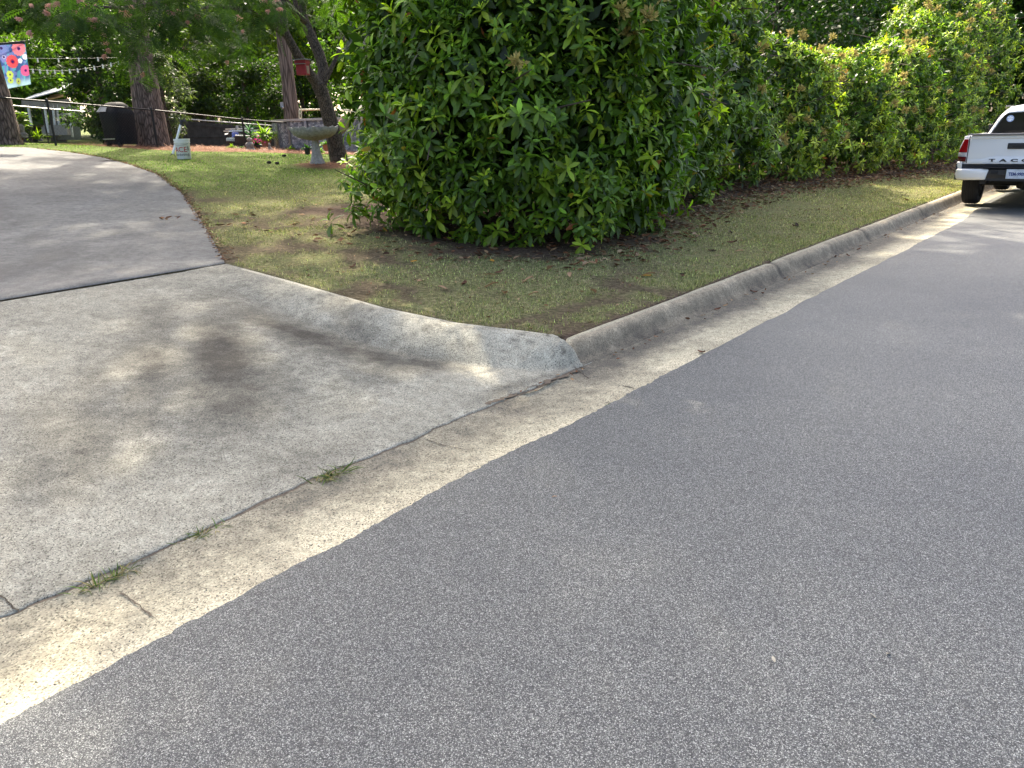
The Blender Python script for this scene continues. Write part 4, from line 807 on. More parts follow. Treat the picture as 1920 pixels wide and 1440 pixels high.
m = MB(); m.box(q(105, 244, .2), (.8, .5, .35), Matrix.Rotation(.3, 3, 'Z')); m.build('bench', M['roof_grey'], sh)

# dark board fence, pool, ladder
b1, b2 = at(325, 268, 29.2), at(520, 285, 29.2); z1 = at(330, 223, 29.2).z; z2 = at(520, 241, 29.2).z
df = thing('board_fence', 'dark grey board fence behind the patio table', 'fence', b1); m = MB()
nb = 26; dv = (b2 - b1)
for i in range(nb):
    a = Vector((b1.x, b1.y, 0)).lerp(Vector((b2.x, b2.y, 0)), (i + .5) / nb); z0 = HX(a.x, a.y) - .05; zt_ = z1 + (z2 - z1) * (i + .5) / nb + random.uniform(-.02, .02)
    m.box((a.x - b1.x, a.y - b1.y, (z0 + zt_) / 2 - b1.z), (dv.xy.length / nb * .97, .03, zt_ - z0), Matrix.Rotation(math.atan2(dv.y, dv.x), 3, 'Z'))
m.build('boards', M['dark_fence'], df)
m = MB(); 
for f in (.25, .8): m.tube([Vector((0, -.04, f * (z1 - b1.z))), Vector((dv.x, dv.y - .04, f * (z2 - b1.z)))], .04, 4)
m.build('cross_rail', M['dark_fence'], df)
pl_t = at(513, 226.5, 24.2); pk = scale(513, 226, 24.2); rp_ = 2.3
pc = pl_t + Vector((rp_ * .96, rp_ * .25, 0)); pool = thing('pool', 'round above ground pool with a grey stone patterned wall and pale rim', 'pool', (pc.x, pc.y, 0))
zt_ = pl_t.z; zb = float(H(*TS(pc.x, pc.y))) - .12
m = MB(); m.lathe([(rp_, zb), (rp_, zt_ - .03), (rp_ - .03, zt_ - .03), (rp_ - .03, zb)], 56, cap=False); m.build('wall', M['stone'], pool, smooth=True)
m = MB(); m.lathe([(rp_ + .06, zt_ - .05), (rp_ + .07, zt_ + .02), (rp_ - .1, zt_ + .02), (rp_ - .1, zt_ - .05)], 56, cap=False); m.build('rim', M['bright_rail'], pool, smooth=True)
m = MB(); m.lathe([(rp_ - .04, zt_ - .16), (.01, zt_ - .16)], 40, cap=False); m.build('water', M['blue_glaze'], pool)
for j in range(20):
    a = 2 * PI * j / 20; m = MB(); m.box((math.cos(a) * (rp_ + .025), math.sin(a) * (rp_ + .025), (zb + zt_) / 2 - .03), (.05, .09, zt_ - zb - .06), Matrix.Rotation(a, 3, 'Z')); m.build('upright', M['metal'], pool)
lb = at(561, 240, 26.5); ld = thing('pool_ladder', 'tan pipe ladder frame standing up behind the pool rim', 'ladder', lb); q = lambda px, py, ds=0: at(px, py, 26.5 + ds) - lb
m = MB(); m.tube([q(561, 262), q(561, 208), q(562, 205.5), q(604, 205), q(605, 262)], .028, 8); m.build('front_rail', M['tan_pipe'], ld, smooth=True)
m = MB(); m.tube([q(565, 262, .5), q(565, 209, .5), q(566, 207, .5), q(606, 206, .5), q(607, 262, .5)], .028, 8); m.build('back_rail', M['tan_pipe'], ld, smooth=True)
for y in (222, 238): m = MB(); m.tube([q(561, y), q(565, y, .5)], .02, 6); m.build('rung', M['tan_pipe'], ld)

# patio table, armchair, cushions
S1 = 25.0; tb = at(455, 279, S1); q = lambda px, py, ds=0: at(px, py, S1 + ds) - tb
tbl = thing('patio_table', 'white topped patio table behind the wicker chair', 'table', tb)
for y, x0, x1, ds in ((245.2, 424, 479, .55), (241.5, 427, 470, 1.35)):
    m = MB(); a, b_ = q(x0, y, ds), q(x1, y, ds); m.box((a + b_) / 2, ((b_ - a).length, .34, .04), Matrix.Rotation(math.atan2((b_ - a).y, (b_ - a).x), 3, 'Z')); m.build('slat', M['table_white'], tbl)
for x, ds in ((428, .6), (474, .6), (431, 1.35), (466, 1.35)): m = MB(); a = q(x, 244, ds); m.tube([a, Vector((a.x, a.y, -.1))], .03, 6); m.build('leg', M['dark_metal'], tbl)
p = at(445, 243, S1 + .9); cup = thing('jug', 'small grey jug standing on the white patio table', 'jug', p); m = MB(); m.lathe([(.05, -.04), (.07, .03), (.05, .1), (.055, .14)], 12); m.build('body', M['metal'], cup, smooth=True)
ac = thing('wicker_chair', 'dark wicker armchair in front of the white patio table', 'chair', at(452, 283, S1 - .3)); ao = ac.location.copy(); q = lambda px, py, ds=0: at(px, py, S1 - .3 + ds) - ao
def quad_box(name, pts, ds0, ds1, mat, parent):
    m = MB(); m.loft([[q(a, b_, ds0) for a, b_ in pts], [q(a, b_, ds1) for a, b_ in pts]]); return m.build(name, M[mat], parent, bevel=.015)
quad_box('backrest', [(440, 255), (469, 256), (474, 272), (441, 270)], 0, .1, 'wicker', ac)
quad_box('side_panel', [(466, 250), (478, 246), (476, 272), (470, 272)], .05, .7, 'wicker', ac)
quad_box('seat', [(424, 265), (470, 266), (470, 270), (424, 269)], .1, .7, 'wicker', ac)
quad_box('cushion', [(424, 258.5), (440, 258.5), (440, 265), (424, 264.5)], .1, .7, 'cushion', ac)
quad_box('top_rail', [(441, 253), (470, 254), (470, 256.2), (441, 255)], -.03, .15, 'table_white', ac)
quad_box('armrest', [(421, 251.5), (428, 250), (428, 252), (421, 253.5)], .1, .6, 'table_white', ac)
for x, y, ds in ((424, 279, 0), (429, 277, .5), (459, 281, 0), (448, 277, .6)): quad_box('leg', [(x - 1.2, 268), (x + 1.2, 268), (x + 1.2, y), (x - 1.2, y)], ds, ds + .06, 'wicker', ac)
pw = thing('pillow', 'blue and white patterned pillow on the patio chair', 'pillow', at(447, 252, S1 + .15)); ao = pw.location.copy(); q = lambda px, py, ds=0: at(px, py, S1 + .15 + ds) - ao
quad_box('pillow_cover', [(434.5, 248.5), (448, 248), (447, 256), (435, 258)], 0, .12, 'pillow', pw)

# potted plants, statue, planter at the left
def potted(name, label, px, py, s, pot_w, pot_h, pot_mat, top_px, n, ln, colr, tm=T_MID, wide=1.0, up=.5, cat='plant', flowers=None, parts='pot'):
    b = at(px, py, s); b.z = max(b.z, HX(b.x, b.y) - .02); k = scale(px, py, s); o = thing(name, label, cat, b); r = pot_w / k / 2; h = pot_h / k
    if pot_h: m = MB(); m.lathe([(r * .7, 0), (r * .95, h * .85), (r * 1.06, h * .86), (r * 1.06, h), (r * .9, h), (r * .85, h * .85), (.01, h * .85)], 24); m.build(parts, M[pot_mat], o, smooth=True)
    P = np.tile([0, 0, h * .9], (n, 1)) + rng.normal(0, 1, (n, 3)) * [r * .3, r * .3, 0]; zz = rng.uniform(0, 1, (n, 1)) ** .7 * max(0, (py - top_px) / k - h - ln * .8); P[:, 2:] += zz
    d = norm(rng.normal(0, 1, (n, 3)) * [wide, wide, .3] + [0, 0, up]); c = np.asarray(colr) * np.exp(rng.normal(0, .3, (n, 1)))
    V, Q, C = scatter(tm, P, d, np.tile([0, 0, 1.], (n, 1)) + rng.normal(0, .3, (n, 3)), ln * rng.uniform(.7, 1.2, n), c); fast('leaves', V, Q, M['tree_leaf'], o, C)
    if flowers:
        fp = P[:40] * [1, 1, 1] + rng.normal(0, 1, (len(P[:40]), 3)) * [r * .8, r * .8, .05] + [0, 0, ln * .8]; nn = len(fp)
        V, Q, C = scatter(T_QUAD, fp, rdir(nn), rdir(nn) + [0, 0, 1], np.full(nn, .065), np.asarray(flowers) * np.exp(rng.normal(0, .3, (nn, 1)))); fast('flowers', V, Q, M['petal'], o, C)
    m = MB(); m.tube([(0, 0, h * .5), (0, 0, max(h + .02, (py - top_px) / k * .6))], .02, 6); m.build('stem', M['twig'], o); return o
SPIKE = (np.array([(-.05, 0, 0), (.05, 0, 0), (.045, .55, .03), (-.045, .55, .03), (.004, 1, -.16), (-.004, 1, -.16)]), np.array([(0, 1, 2, 3), (3, 2, 4, 5)]))
potted('potted_yucca', 'bright spiky leaved plant in a terracotta pot left of the pool', 500, 275, 23.9, 20, 11, 'terra', 229, 130, .48, (.16, .26, .03), SPIKE, 1, .25)
potted('potted_agave', 'tall blue green plant beside the wicker chair', 472, 276, 24.4, 9, 10, 'dark_metal', 224, 34, .42, (.04, .11, .10), SPIKE, .7, .7)
potted('potted_flowers', 'pot of deep pink flowers beside the small stone statue', 483, 283, 22.4, 12, 10, 'dark_metal', 264, 60, .14, (.05, .10, .02), T_QUAD, 1, .6, flowers=(.50, .03, .20))
potted('potted_plant', 'red terracotta pot half hidden behind the birdbath stem', 612, 283, 19.5, 13, 12, 'terra', 264, 30, .2, (.08, .16, .03))
potted('potted_plant', 'dark green pot with low leaves left of the birdbath stem', 577, 290, 19.0, 12, 12, 'dark_metal', 270, 24, .15, (.03, .08, .02))
for lb, px, py, s, top in (('low bright green plant under the patio table', 436, 279, 23.6, 269), ('low bright green clump in front of the pool', 545, 281, 22.3, 272), ('low light green clump right of the birdbath stem', 598, 285, 18.2, 275), ('dark low clump beside the left end of the pool', 455, 278, 23.9, 270)):
    potted('low_plant', lb, px, py, s, 10, 0, 'terra', top, 70, .16, (.15, .24, .02) if 'dark' not in lb else (.04, .1, .03), T_MID, 1.4, .4)
b = at(470, 283, 22.3); stt = thing('garden_statue', 'small weathered stone statue next to the pink flowers', 'statue', b); k = scale(470, 283, 22.3); m = MB()
m.lathe([(.13, 0), (.14, .06), (.10, .09), (.12, .14), (.13, .2), (.09, .25), (.05, .27), (.075, .31), (.08, .35), (.05, .39), (.01, .41)], 18, wave=lambda i, q, r, z: (r * (1 + .12 * math.sin(3 * q + i)), z)); m.build('figure', M['grey_stone'], stt, smooth=True)
m = MB(); m.box((0, 0, .01), (.34, .3, .08)); m.build('plinth', M['grey_stone'], stt, bevel=.015)
b = at(506, 284, 22.4); go = thing('garden_statue', 'little stone bird figure in front of the terracotta pot', 'statue', b); m = MB(); m.lathe([(.10, 0), (.11, .05), (.06, .10), (.03, .16), (.045, .21), (.03, .25), (.005, .26)], 14, wave=lambda i, q, r, z: (r * (1 + .25 * math.cos(q)), z)); m.build('figure', M['grey_stone'], go, smooth=True)
for px, py, s, sc_ in ((462, 284, 22.2, .1), (495, 283, 22.3, .07)):
    b = at(px, py, s); m = MB(); m.lathe([(sc_ * math.sin(a) * 1.2, -sc_ * .7 * math.cos(a)) for a in np.linspace(.1, PI - .1, 7)], 10, wave=lambda i, q, r, z: (r * (1 + .15 * math.sin(2 * q + i)), z)); o = m.build('rock', M['grey_stone'], smooth=True); o.location = b; tag(o, 'pale stone at the foot of the small statue' if px == 462 else 'pale stone between the flower pot and the bird figure', 'rock')
# planter bed at far left
S2 = 23.6; b = at(15, 262, S2); plb = thing('planter_box', 'long red brown timber planter at the left edge behind the fence', 'planter', b); q = lambda px, py, ds=0: at(px, py, S2 + ds) - b
m = MB(); m.loft([[q(-60, 232), q(41, 238), q(41, 252), q(-60, 248)], [q(-60, 232, .6), q(41, 238, .6), q(41, 252, .6), q(-60, 248, .6)]]); m.build('box', M['brick'], plb, bevel=.01)
m = MB()
for x in (-40, 0, 38): m.loft([[q(x, 240, .05), q(x + 6, 240, .05), q(x + 6, 268, .05), q(x, 268, .05)], [q(x, 240, .5), q(x + 6, 240, .5), q(x + 6, 268, .5), q(x, 268, .5)]])
m.build('foot', M['brick'], plb)
potted('bowl_planter', 'dark blue glazed bowl on the timber planter', 26, 238.5, S2 + .25, 22, 12, 'blue_glaze', 218, 14, .2, (.12, .3, .32), T_MID, .8, .6)
potted('garden_plant', 'leafy plant growing at the left edge on the timber planter', 8, 234, S2 + .35, 10, 0, 'terra', 200, 120, .2, (.12, .2, .03), T_MID, 1, .5)
potted('garden_plant', 'tall thin plant with pale leaves right of the timber planter', 50, 262, S2 - .1, 10, 0, 'terra', 205, 130, .17, (.13, .2, .04), T_MID, 1, .4)
potted('garden_plant', 'low broad leaved plant in front of the timber planter', 27, 262, S2 - .5, 12, 0, 'terra', 250, 60, .16, (.08, .15, .03), T_MID, 1.3, .4)
potted('garden_plant', 'yellow green spiky plant under the black dish', 71, 261, S2 - .35, 12, 0, 'terra', 246, 46, .3, (.16, .24, .02), SPIKE, .7, .8)
b = at(70, 261, S2); bd = thing('dish_stand', 'black dish on a short stand beside the timber planter', 'birdbath', b); k = scale(70, 261, S2); m = MB(); m.lathe([(.02, 22 / k), (.18, 21.5 / k), (14.5 / k, 23.5 / k), (14.8 / k, 24.5 / k), (.1, 23 / k)], 24); m.build('dish', M['dark_metal'], bd, smooth=True)
m = MB(); m.lathe([(.14, -.05), (.1, .05), (.05, .15), (.05, 22 / k)], 14); m.build('stem', M['dark_metal'], bd, smooth=True)
b = at(44, 258, S2 - .3); o = MB().lathe([(.10, 0), (.11, .08), (.05, .14), (.06, .2), (.07, .27), (.02, .34)], 12, wave=lambda i, q, r, z: (r * (1 + .2 * math.sin(2 * q)), z)).build('garden_statue', M['grey_stone'], smooth=True); o.location = b; tag(o, 'pale little statue in front of the tall thin plant at the left', 'statue')

# dark lumps on the lawn
for px, py, lb in ((505, 307, 'dark lump on the lawn, left one of the close pair'), (520, 308.5, 'dark lump on the lawn, right one of the close pair'), (533, 294, 'small dark lump on the lawn nearest the garden bed')):
    b = hit(px, py); t0, s0 = TS(b.x, b.y); m = MB(); m.lathe([(.034 * math.sin(a) * (1 + .15 * math.sin(a * 9)), -.036 * math.cos(a) * 1.6) for a in np.linspace(.1, PI - .1, 16)], 12, wave=lambda i, q, r, z: (r * (1 + .14 * ((-1) ** i) * math.cos(6 * q)), z)); o = m.build('pine_cone', M['cone']); o.rotation_euler = (PI / 2, 0, random.uniform(-.5, .5) + PI / 2); o.location = b + Vector((0, 0, .03)); tag(o, lb, 'pine cone')
# twig on the driveway
b = hit(205, 303); m = MB(); m.tube([(-.22, -.1, .01), (-.05, .0, .02), (.12, .05, .012), (.28, .2, .01)], [.006, .006, .004, .003], 5); m.tube([(-.05, 0, .02), (.08, -.09, .012), (.2, -.1, .01)], [.005, .004, .003], 5); o = m.build('twig', M['twig']); o.location = b; tag(o, 'thin forked twig lying on the driveway near the lawn edge', 'twig')

# ------------------------------------------------------------------ pickup truck (local: x right, y forward, z up, origin under the rear bumper)
TR_T, TR_S = 15.45, 1.93
trk = thing('pickup_truck', 'white pickup truck parked against the kerb, seen from behind at the right edge', 'truck', W(TR_T, TR_S, .006), -TH)
WB0, WB1, WR = 1.17, 4.42, .385
def arch(yc, r, n=14): return [(yc - r * math.cos(a), WR + r * math.sin(a) - .02) for a in np.linspace(.25, PI - .25, n)]
def side_poly(): # y,z outline of the lower body side
    p = [(.16, .58), (.10, .70), (.10, 1.22), (1.72, 1.235), (1.74, 1.20), (4.2, 1.12), (5.15, 1.02), (5.30, .90), (5.30, .55), (4.95, .50)]
    return p + [(a, b) for a, b in reversed(arch(WB1, .47))] + [(3.85, .45), (1.75, .45)] + [(a, b) for a, b in reversed(arch(WB0, .47))]
def body_half(sg):
    m = MB(); sp = side_poly(); n = len(sp)
    def xo(y, z): return .945 - .055 * max(0, (z - .92) / .3) ** 1.5 - .05 * max(0, (.75 - z) / .25) ** 2 - .12 * max(0, (y - 4.7) / .6) ** 2 - .02 * max(0, (.5 - y) / .4)
    outer = [(sg * xo(y, z), y, z) for y, z in sp]; inner = [(sg * (xo(y, z) - .10), y, z) for y, z in sp]
    m.add(outer + inner, [tuple(range(n)), tuple(range(2 * n - 1, n - 1, -1))] + [(i, i + n, (i + 1) % n + n, (i + 1) % n) for i in range(n)])
    return m
m = body_half(1); m2 = body_half(-1); m.add(m2.v, m2.f)
m.box((0, 1.70, .92), (1.7, .05, .6)); m.box((0, .95, .74), (1.72, 1.5, .05)); m.box((0, 2.9, .62), (1.68, 2.3, .30))     # bed front, bed floor, cabin floor
m.loft([[(-.84, 4.15, 1.13), (0, 4.15, 1.20), (.84, 4.15, 1.13), (.84, 4.15, .8), (-.84, 4.15, .8)], [(-.80, 4.9, 1.06), (0, 4.9, 1.12), (.80, 4.9, 1.06), (.8, 4.9, .8), (-.8, 4.9, .8)], [(-.72, 5.24, .96), (0, 5.3, 1.0), (.72, 5.24, .96), (.72, 5.24, .6), (-.72, 5.3, .6)]])
body = m.build('body', M['white'], trk, bevel=.018, seg=3, smooth=True)
def cab_sec(y, w0, w1, zb, zt, crown=.035):
    pts = [(-w0, y, zb)]
    for a in np.linspace(0, 1, 5): pts.append((-(w0 + (w1 - w0) * (.18 + .6 * a)) , y, zb + (zt - .11 - zb) * (.18 + .74 * a)))
    for a in np.linspace(.2, PI / 2, 4): pts.append((-(w1 + .02 - .13 * math.sin(a) * .75), y, zt - .10 + .10 * math.sin(a) * .9))
    pts.append((-w1 * .45, y, zt + crown * .8)); pts.append((0, y, zt + crown)); r = [(-x, y_, z) for x, y_, z in pts[-2::-1]]
    return pts + r
m = MB(); m.loft([cab_sec(1.76, .845, .60, 1.12, 1.60, .03), cab_sec(1.80, .86, .615, 1.12, 1.63, .035), cab_sec(2.2, .88, .64, 1.12, 1.69, .045), cab_sec(3.0, .88, .645, 1.12, 1.71, .045), cab_sec(3.35, .88, .63, 1.12, 1.68, .04), cab_sec(4.25, .84, .80, 1.10, 1.15, .03)])
cab = m.build('cab', M['white'], trk, smooth=True)
m = MB(); rw = [(-.73, 1.225), (-.69, 1.30), (-.565, 1.52), (-.53, 1.553), (-.47, 1.565), (0, 1.588), (.47, 1.565), (.53, 1.553), (.565, 1.52), (.69, 1.30), (.73, 1.225)]
m.prism(rw, lambda a, b, d: (a, d, b), 1.748, 1.765); m.build('rear_window', M['glass'], trk)
m = MB(); fr = [(a * 1.035, 1.40 + (b - 1.40) * 1.07) for a, b in rw]; m.prism(fr, lambda a, b, d: (a, d, b), 1.753, 1.772); m.build('window_seal', M['black_plastic'], trk)
for sg in (-1, 1):
    m = MB(); m.prism([(2.05, 1.24), (2.15, 1.55), (2.75, 1.60), (2.78, 1.24)], lambda a, b, d: (sg * (.885 - (b - 1.12) * .40 + d), a, b), .0, .012); m.build('side_window', M['glass'], trk)
    m = MB(); m.prism([(2.86, 1.24), (2.84, 1.60), (3.35, 1.56), (3.85, 1.24)], lambda a, b, d: (sg * (.885 - (b - 1.12) * .40 + d), a, b), .0, .012); m.build('side_window', M['glass'], trk)
    m = MB(); m.loft([[(sg * .90, 3.70, 1.20), (sg * 1.10, 3.66, 1.19), (sg * 1.12, 3.66, 1.36), (sg * .96, 3.70, 1.36)], [(sg * .90, 3.82, 1.20), (sg * 1.08, 3.84, 1.20), (sg * 1.10, 3.84, 1.35), (sg * .96, 3.82, 1.35)]]); m.build('mirror', M['black_plastic'], trk, bevel=.02)
    for y in (2.55, 3.1):
        m = MB(); m.box((sg * .955, y, 1.03), (.03, .2, .035)); m.build('door_handle', M['black_plastic'], trk, bevel=.01)
    m = MB(); m.box((sg * .60, 2.3, 1.695), (.02, .95, .02), Matrix.Rotation(0, 3, 'X')); m.build('roof_strip', M['dark_metal'], trk)
m = MB(); m.prism([(-.70, 0), (-.56, 1), (.56, 1), (.70, 0)], lambda a, b, d: (a, 4.20 - .80 * b + d * .5, 1.20 + .44 * b + d), .0, .02); m.build('windshield', M['glass'], trk)
# tailgate with raised lower panel, handle, lettering
m = MB()
tg = [(-.775, .765), (-.775, 1.0), (-.765, 1.12), (-.75, 1.235), (.75, 1.235), (.765, 1.12), (.775, 1.0), (.775, .765)]
m.prism(tg, lambda a, b, d: (a, d, b), .045, .115)
tgo = m.build('tailgate', M['white'], trk, bevel=.012, seg=3, smooth=True)
m = MB(); m.prism([(-.775, 1.175), (-.75, 1.23), (.75, 1.23), (.775, 1.175)], lambda a, b, d: (a, d, b), .022, .046); m.build('spoiler_edge', M['white'], tgo, bevel=.01)
m = MB(); m.prism([(-.772, .770), (-.772, .835), (-.56, .838), (-.44, .885), (.44, .885), (.56, .838), (.772, .835), (.772, .770)], lambda a, b, d: (a, d, b), .028, .046); m.build('lower_panel', M['white'], tgo, bevel=.008, seg=2, smooth=True)
m = MB(); m.box((0, .04, 1.245), (1.60, .14, .025)); m.build('top_cap', M['roof_grey'], tgo, bevel=.006)
m = MB(); m.box((0, .036, 1.055), (.42, .022, .095)); hd = m.build('handle', M['black_plastic'], tgo, bevel=.012)
m = MB(); m.box((0, .022, 1.055), (.29, .02, .035)); m.build('grip', M['dark_metal'], hd, bevel=.006)
x = -.40
for ch in 'TACOMA':
    me = text_mesh(ch, .082, .004, .0035); 
    for v in me.vertices: v.co = (v.co.x * 1.75 + x, .024 - v.co.z, v.co.y * .72 + .826)
    me.materials.append(M['letter_black']); link('lettering', me, tgo); x += .16
for sg in (-1, 1):
    m = MB(); m.loft([[(sg * .785, .048, .80), (sg * .785, .048, 1.20), (sg * .865, .075, 1.18), (sg * .92, .11, 1.05), (sg * .935, .13, .86), (sg * .90, .10, .80)], [(sg * .785, .16, .80), (sg * .785, .16, 1.20), (sg * .875, .2, 1.18), (sg * .93, .3, 1.05), (sg * .945, .33, .86), (sg * .91, .2, .80)]]); hs = m.build('lamp_housing', M['white'], trk, bevel=.01)
    def lens(z0, z1, mat, nm):
        m = MB(); g_ = lambda z: np.interp(z, [.8, .86, 1.05, 1.18], [.905, .937, .922, .87])
        m.loft([[(sg * .792, .034, z0), (sg * .792, .034, z1), (sg * (g_(z1) * .5 + .396), .046, z1), (sg * g_(z1), .098, z1), (sg * g_(z0), .112, z0), (sg * (g_(z0) * .5 + .396), .046, z0)], [(sg * .792, .1, z0), (sg * .792, .1, z1), (sg * .85, .12, z1), (sg * (g_(z1) + .004), .24, z1), (sg * (g_(z0) + .004), .26, z0), (sg * .85, .12, z0)]])
        m.build(nm, M[mat], hs, bevel=.008, smooth=True)
    lens(.955, 1.165, 'red_lens', 'brake_lens'); lens(.885, .953, 'clear_lens', 'reverse_lens'); lens(.805, .883, 'dark_red_lens', 'reflector_lens')
for sg in (-1, 1): m = MB(); m.box((sg * .781, .075, 1.0), (.010, .05, .44)); m.build('panel_gap', M['dark_metal'], trk)
# rear bumper: white ends, black middle
m = MB(); m.loft([[(x, -.02 + .07 * (abs(x) / .9) ** 3, z) for x in np.linspace(-.93, .93, 15)] for z in (.50, .54)] + [[(x, -.045 + .09 * (abs(x) / .9) ** 3, z) for x in np.linspace(-.93, .93, 15)] for z in (.60, .68)] + [[(x, .07, z) for x in np.linspace(-.93, .93, 15)] for z in (.735, .765)], closed=False, cap=False); m.box((0, .13, .62), (1.76, .14, .2)); bmpr = m.build('bumper', M['black_plastic'], trk)
m = MB(); m.box((0, -.02, .715), (1.0, .10, .02)); m.build('step_pad', M['rubber'], bmpr)
for x in (-.33, .33): m = MB(); m.box((x, -.045, .635), (.10, .02, .05)); m.build('step_recess', M['rubber'], bmpr, bevel=.006)
for sg in (-1, 1):
    m = MB()
    prof = [(.50, .015), (.525, -.035), (.60, -.055), (.668, -.05), (.69, -.02)]
    secs = []
    for x, yo, fb in [(.46, 0, .10), (.60, .0, .04), (.78, .015, 0), (.88, .05, 0), (.935, .12, 0), (.955, .25, 0), (.955, .50, 0)]:
        secs.append([(sg * x, yo + y * (1 if x < .94 else .3), z + fb * 0) for z, y in prof] + [(sg * (x - .03), yo + .06, .69), (sg * (x - .03), yo + .06, .50)])
    secs[0] = [(p_[0] - sg * .05 * (p_[2] - .5) / .19, p_[1], p_[2]) for p_ in secs[0]]
    m.loft(secs); m.loft([[(sg * .835, .02, .685), (sg * .925, .075, .685), (sg * .95, .2, .685), (sg * .85, .2, .685)], [(sg * .84, .02, .80), (sg * .925, .075, .80), (sg * .95, .2, .80), (sg * .85, .2, .80)]])
    m.build('bumper_corner', M['white'], bmpr, bevel=.012, seg=3, smooth=True)
m = MB(); m.box((0, -.055, .615), (.305, .008, .152)); pt = m.build('licence_plate', M['plate'], bmpr, bevel=.003)
me = text_mesh('TEM-9909', .070, .002, .0022)
for v in me.vertices: v.co = (v.co.x * .80, -.0605 - v.co.z, v.co.y * 1.05 + .610)
me.materials.append(M['plate_blue']); link('lettering', me, pt)
# window sticker: pale blue disc with a white six-armed star
m = MB(); m.lathe([(.058, 0), (.058, .002), (.001, .002)], 28); o = m.build('sticker', plain('sticker_blue', (.22, .30, .48), .5), trk); o.location = (-.475, 1.745, 1.475); o.rotation_euler = (PI / 2, 0, 0)
m = MB()
for a in (0, PI / 3, 2 * PI / 3): m.box((0, 0, .003), (.024, .088, .002), Matrix.Rotation(a, 3, 'Z'))
m.build('star', M['plate'], o)
# wheels
def wheel(x, y, sg):
    r = thing('wheel', None, None, (x, y, WR)); r.parent = trk
    w_ = .265; prof = [(.24, -w_ / 2 + .01), (.30, -w_ / 2), (WR - .03, -w_ / 2 + .005), (WR - .006, -w_ / 2 + .04), (WR, -w_ / 2 + .07)]
    for q in (-.05, 0, .05): prof += [(WR, q - .014), (WR - .012, q - .010), (WR - .012, q + .010), (WR, q + .014)]
    prof += [(a, -b) for a, b in reversed([(.24, -w_ / 2 + .01), (.30, -w_ / 2), (WR - .03, -w_ / 2 + .005), (WR - .006, -w_ / 2 + .04), (WR, -w_ / 2 + .07)])]
    m = MB(); m.lathe(prof, 60, cap=False); t_ = m.build('tyre', M['rubber'], r, smooth=True); t_.rotation_euler = (0, PI / 2, 0)
    m = MB(); m.lathe([(.245, -.11), (.235, .06), (.21, .075), (.19, .06), (.06, .075), (.05, .09), (.001, .09)], 36, cap=False)
    for k in range(6): a = k * PI / 3; m.box((.13 * math.cos(a), .13 * math.sin(a), .07), (.17, .05, .03), Matrix.Rotation(a, 3, 'Z'))
    t_ = m.build('rim', M['metal'], r, smooth=True); t_.rotation_euler = (0, sg * PI / 2, 0)
for sg in (-1, 1):
    for y in (WB0, WB1): wheel(sg * .80, y, sg)
    m = MB(); m.loft([[(sg * (.90 + .05 * q), yy, zz) for yy, zz in arch(WB0, .47)] for q in (0, 1)] , closed=False, cap=False); m.build('wheel_arch', M['black_plastic'], trk)
m = MB(); m.tube([(-.68, WB0, WR), (.68, WB0, WR)], .05, 10); m.lathe([(.02, -.12), (.13, -.08), (.15, 0), (.13, .08), (.02, .12)], 14, (0, WB0, WR)); m.build('rear_axle', M['dark_metal'], trk, smooth=True)
m = MB(); m.tube([(0, .72, .50), (0, .72, .68)], .36, 26); m.build('spare_tyre', M['rubber'], trk, bevel=.04, smooth=True)
m = MB(); 
for x in (-.5, .5): m.box((x, 2.6, .50), (.09, 5.0, .13))
m.box((0, .28, .52), (1.1, .1, .1)); m.box((0, 2.8, .45), (.7, 1.6, .12)); m.build('chassis', M['dark_metal'], trk)
m = MB(); m.tube([(.5, 2.0, .42), (.62, 1.0, .44), (.62, .35, .42)], .03, 10); m.tube([(-.45, WB0 + .35, .42), (-.35, WB0 - .45, .62)], .03, 8); m.tube([(.4, WB0 + .35, .40), (.3, WB0 - .45, .62)], .03, 8); m.build('exhaust_and_dampers', M['dark_metal'], trk)
m = MB(); m.box((0, 5.36, .62), (1.7, .14, .3)); m.build('front_bumper', M['white'], trk, bevel=.04); m = MB(); m.box((0, 5.31, .88), (.95, .06, .2)); m.build('grille', M['black_plastic'], trk, bevel=.03)
for sg in (-1, 1): m = MB(); m.box((sg * .66, 5.26, .92), (.3, .14, .13)); m.build('headlight', M['clear_lens'], trk, bevel=.03)

# ------------------------------------------------------------------ grass, litter, fallen leaves, weeds
def place(t, s, dz=0): z = H(t, s); return np.stack([t * D[0] + s * N[0], t * D[1] + s * N[1], z + dz], 1)
BLADE = (np.array([(-.5, 0, 0), (.5, 0, 0), (.32, .62, .10), (-.32, .62, .10), (.05, 1, .30), (-.05, 1, .30)]), None)
def blades(t, s, h, wd, col):
    n = len(t); P = place(t, s, -.004); a = rng.uniform(0, 2 * PI, n); lean = np.abs(rng.normal(.55, .4, n)); d = np.stack([np.cos(a) * lean, np.sin(a) * lean, np.ones(n)], 1); d = norm(d); x = norm(np.cross(d, rdir(n)))
    V = np.stack([P - x * wd[:, None] / 2, P + x * wd[:, None] / 2, P + d * h[:, None] + np.array([0, 0, -.2]) * (h * lean)[:, None]], 1)
    return V.reshape(-1, 3), np.arange(3 * n).reshape(n, 3), np.repeat(col, 3, 0)
n = 1050000
px = rng.uniform(-.72, .72, n); t = []; s = []
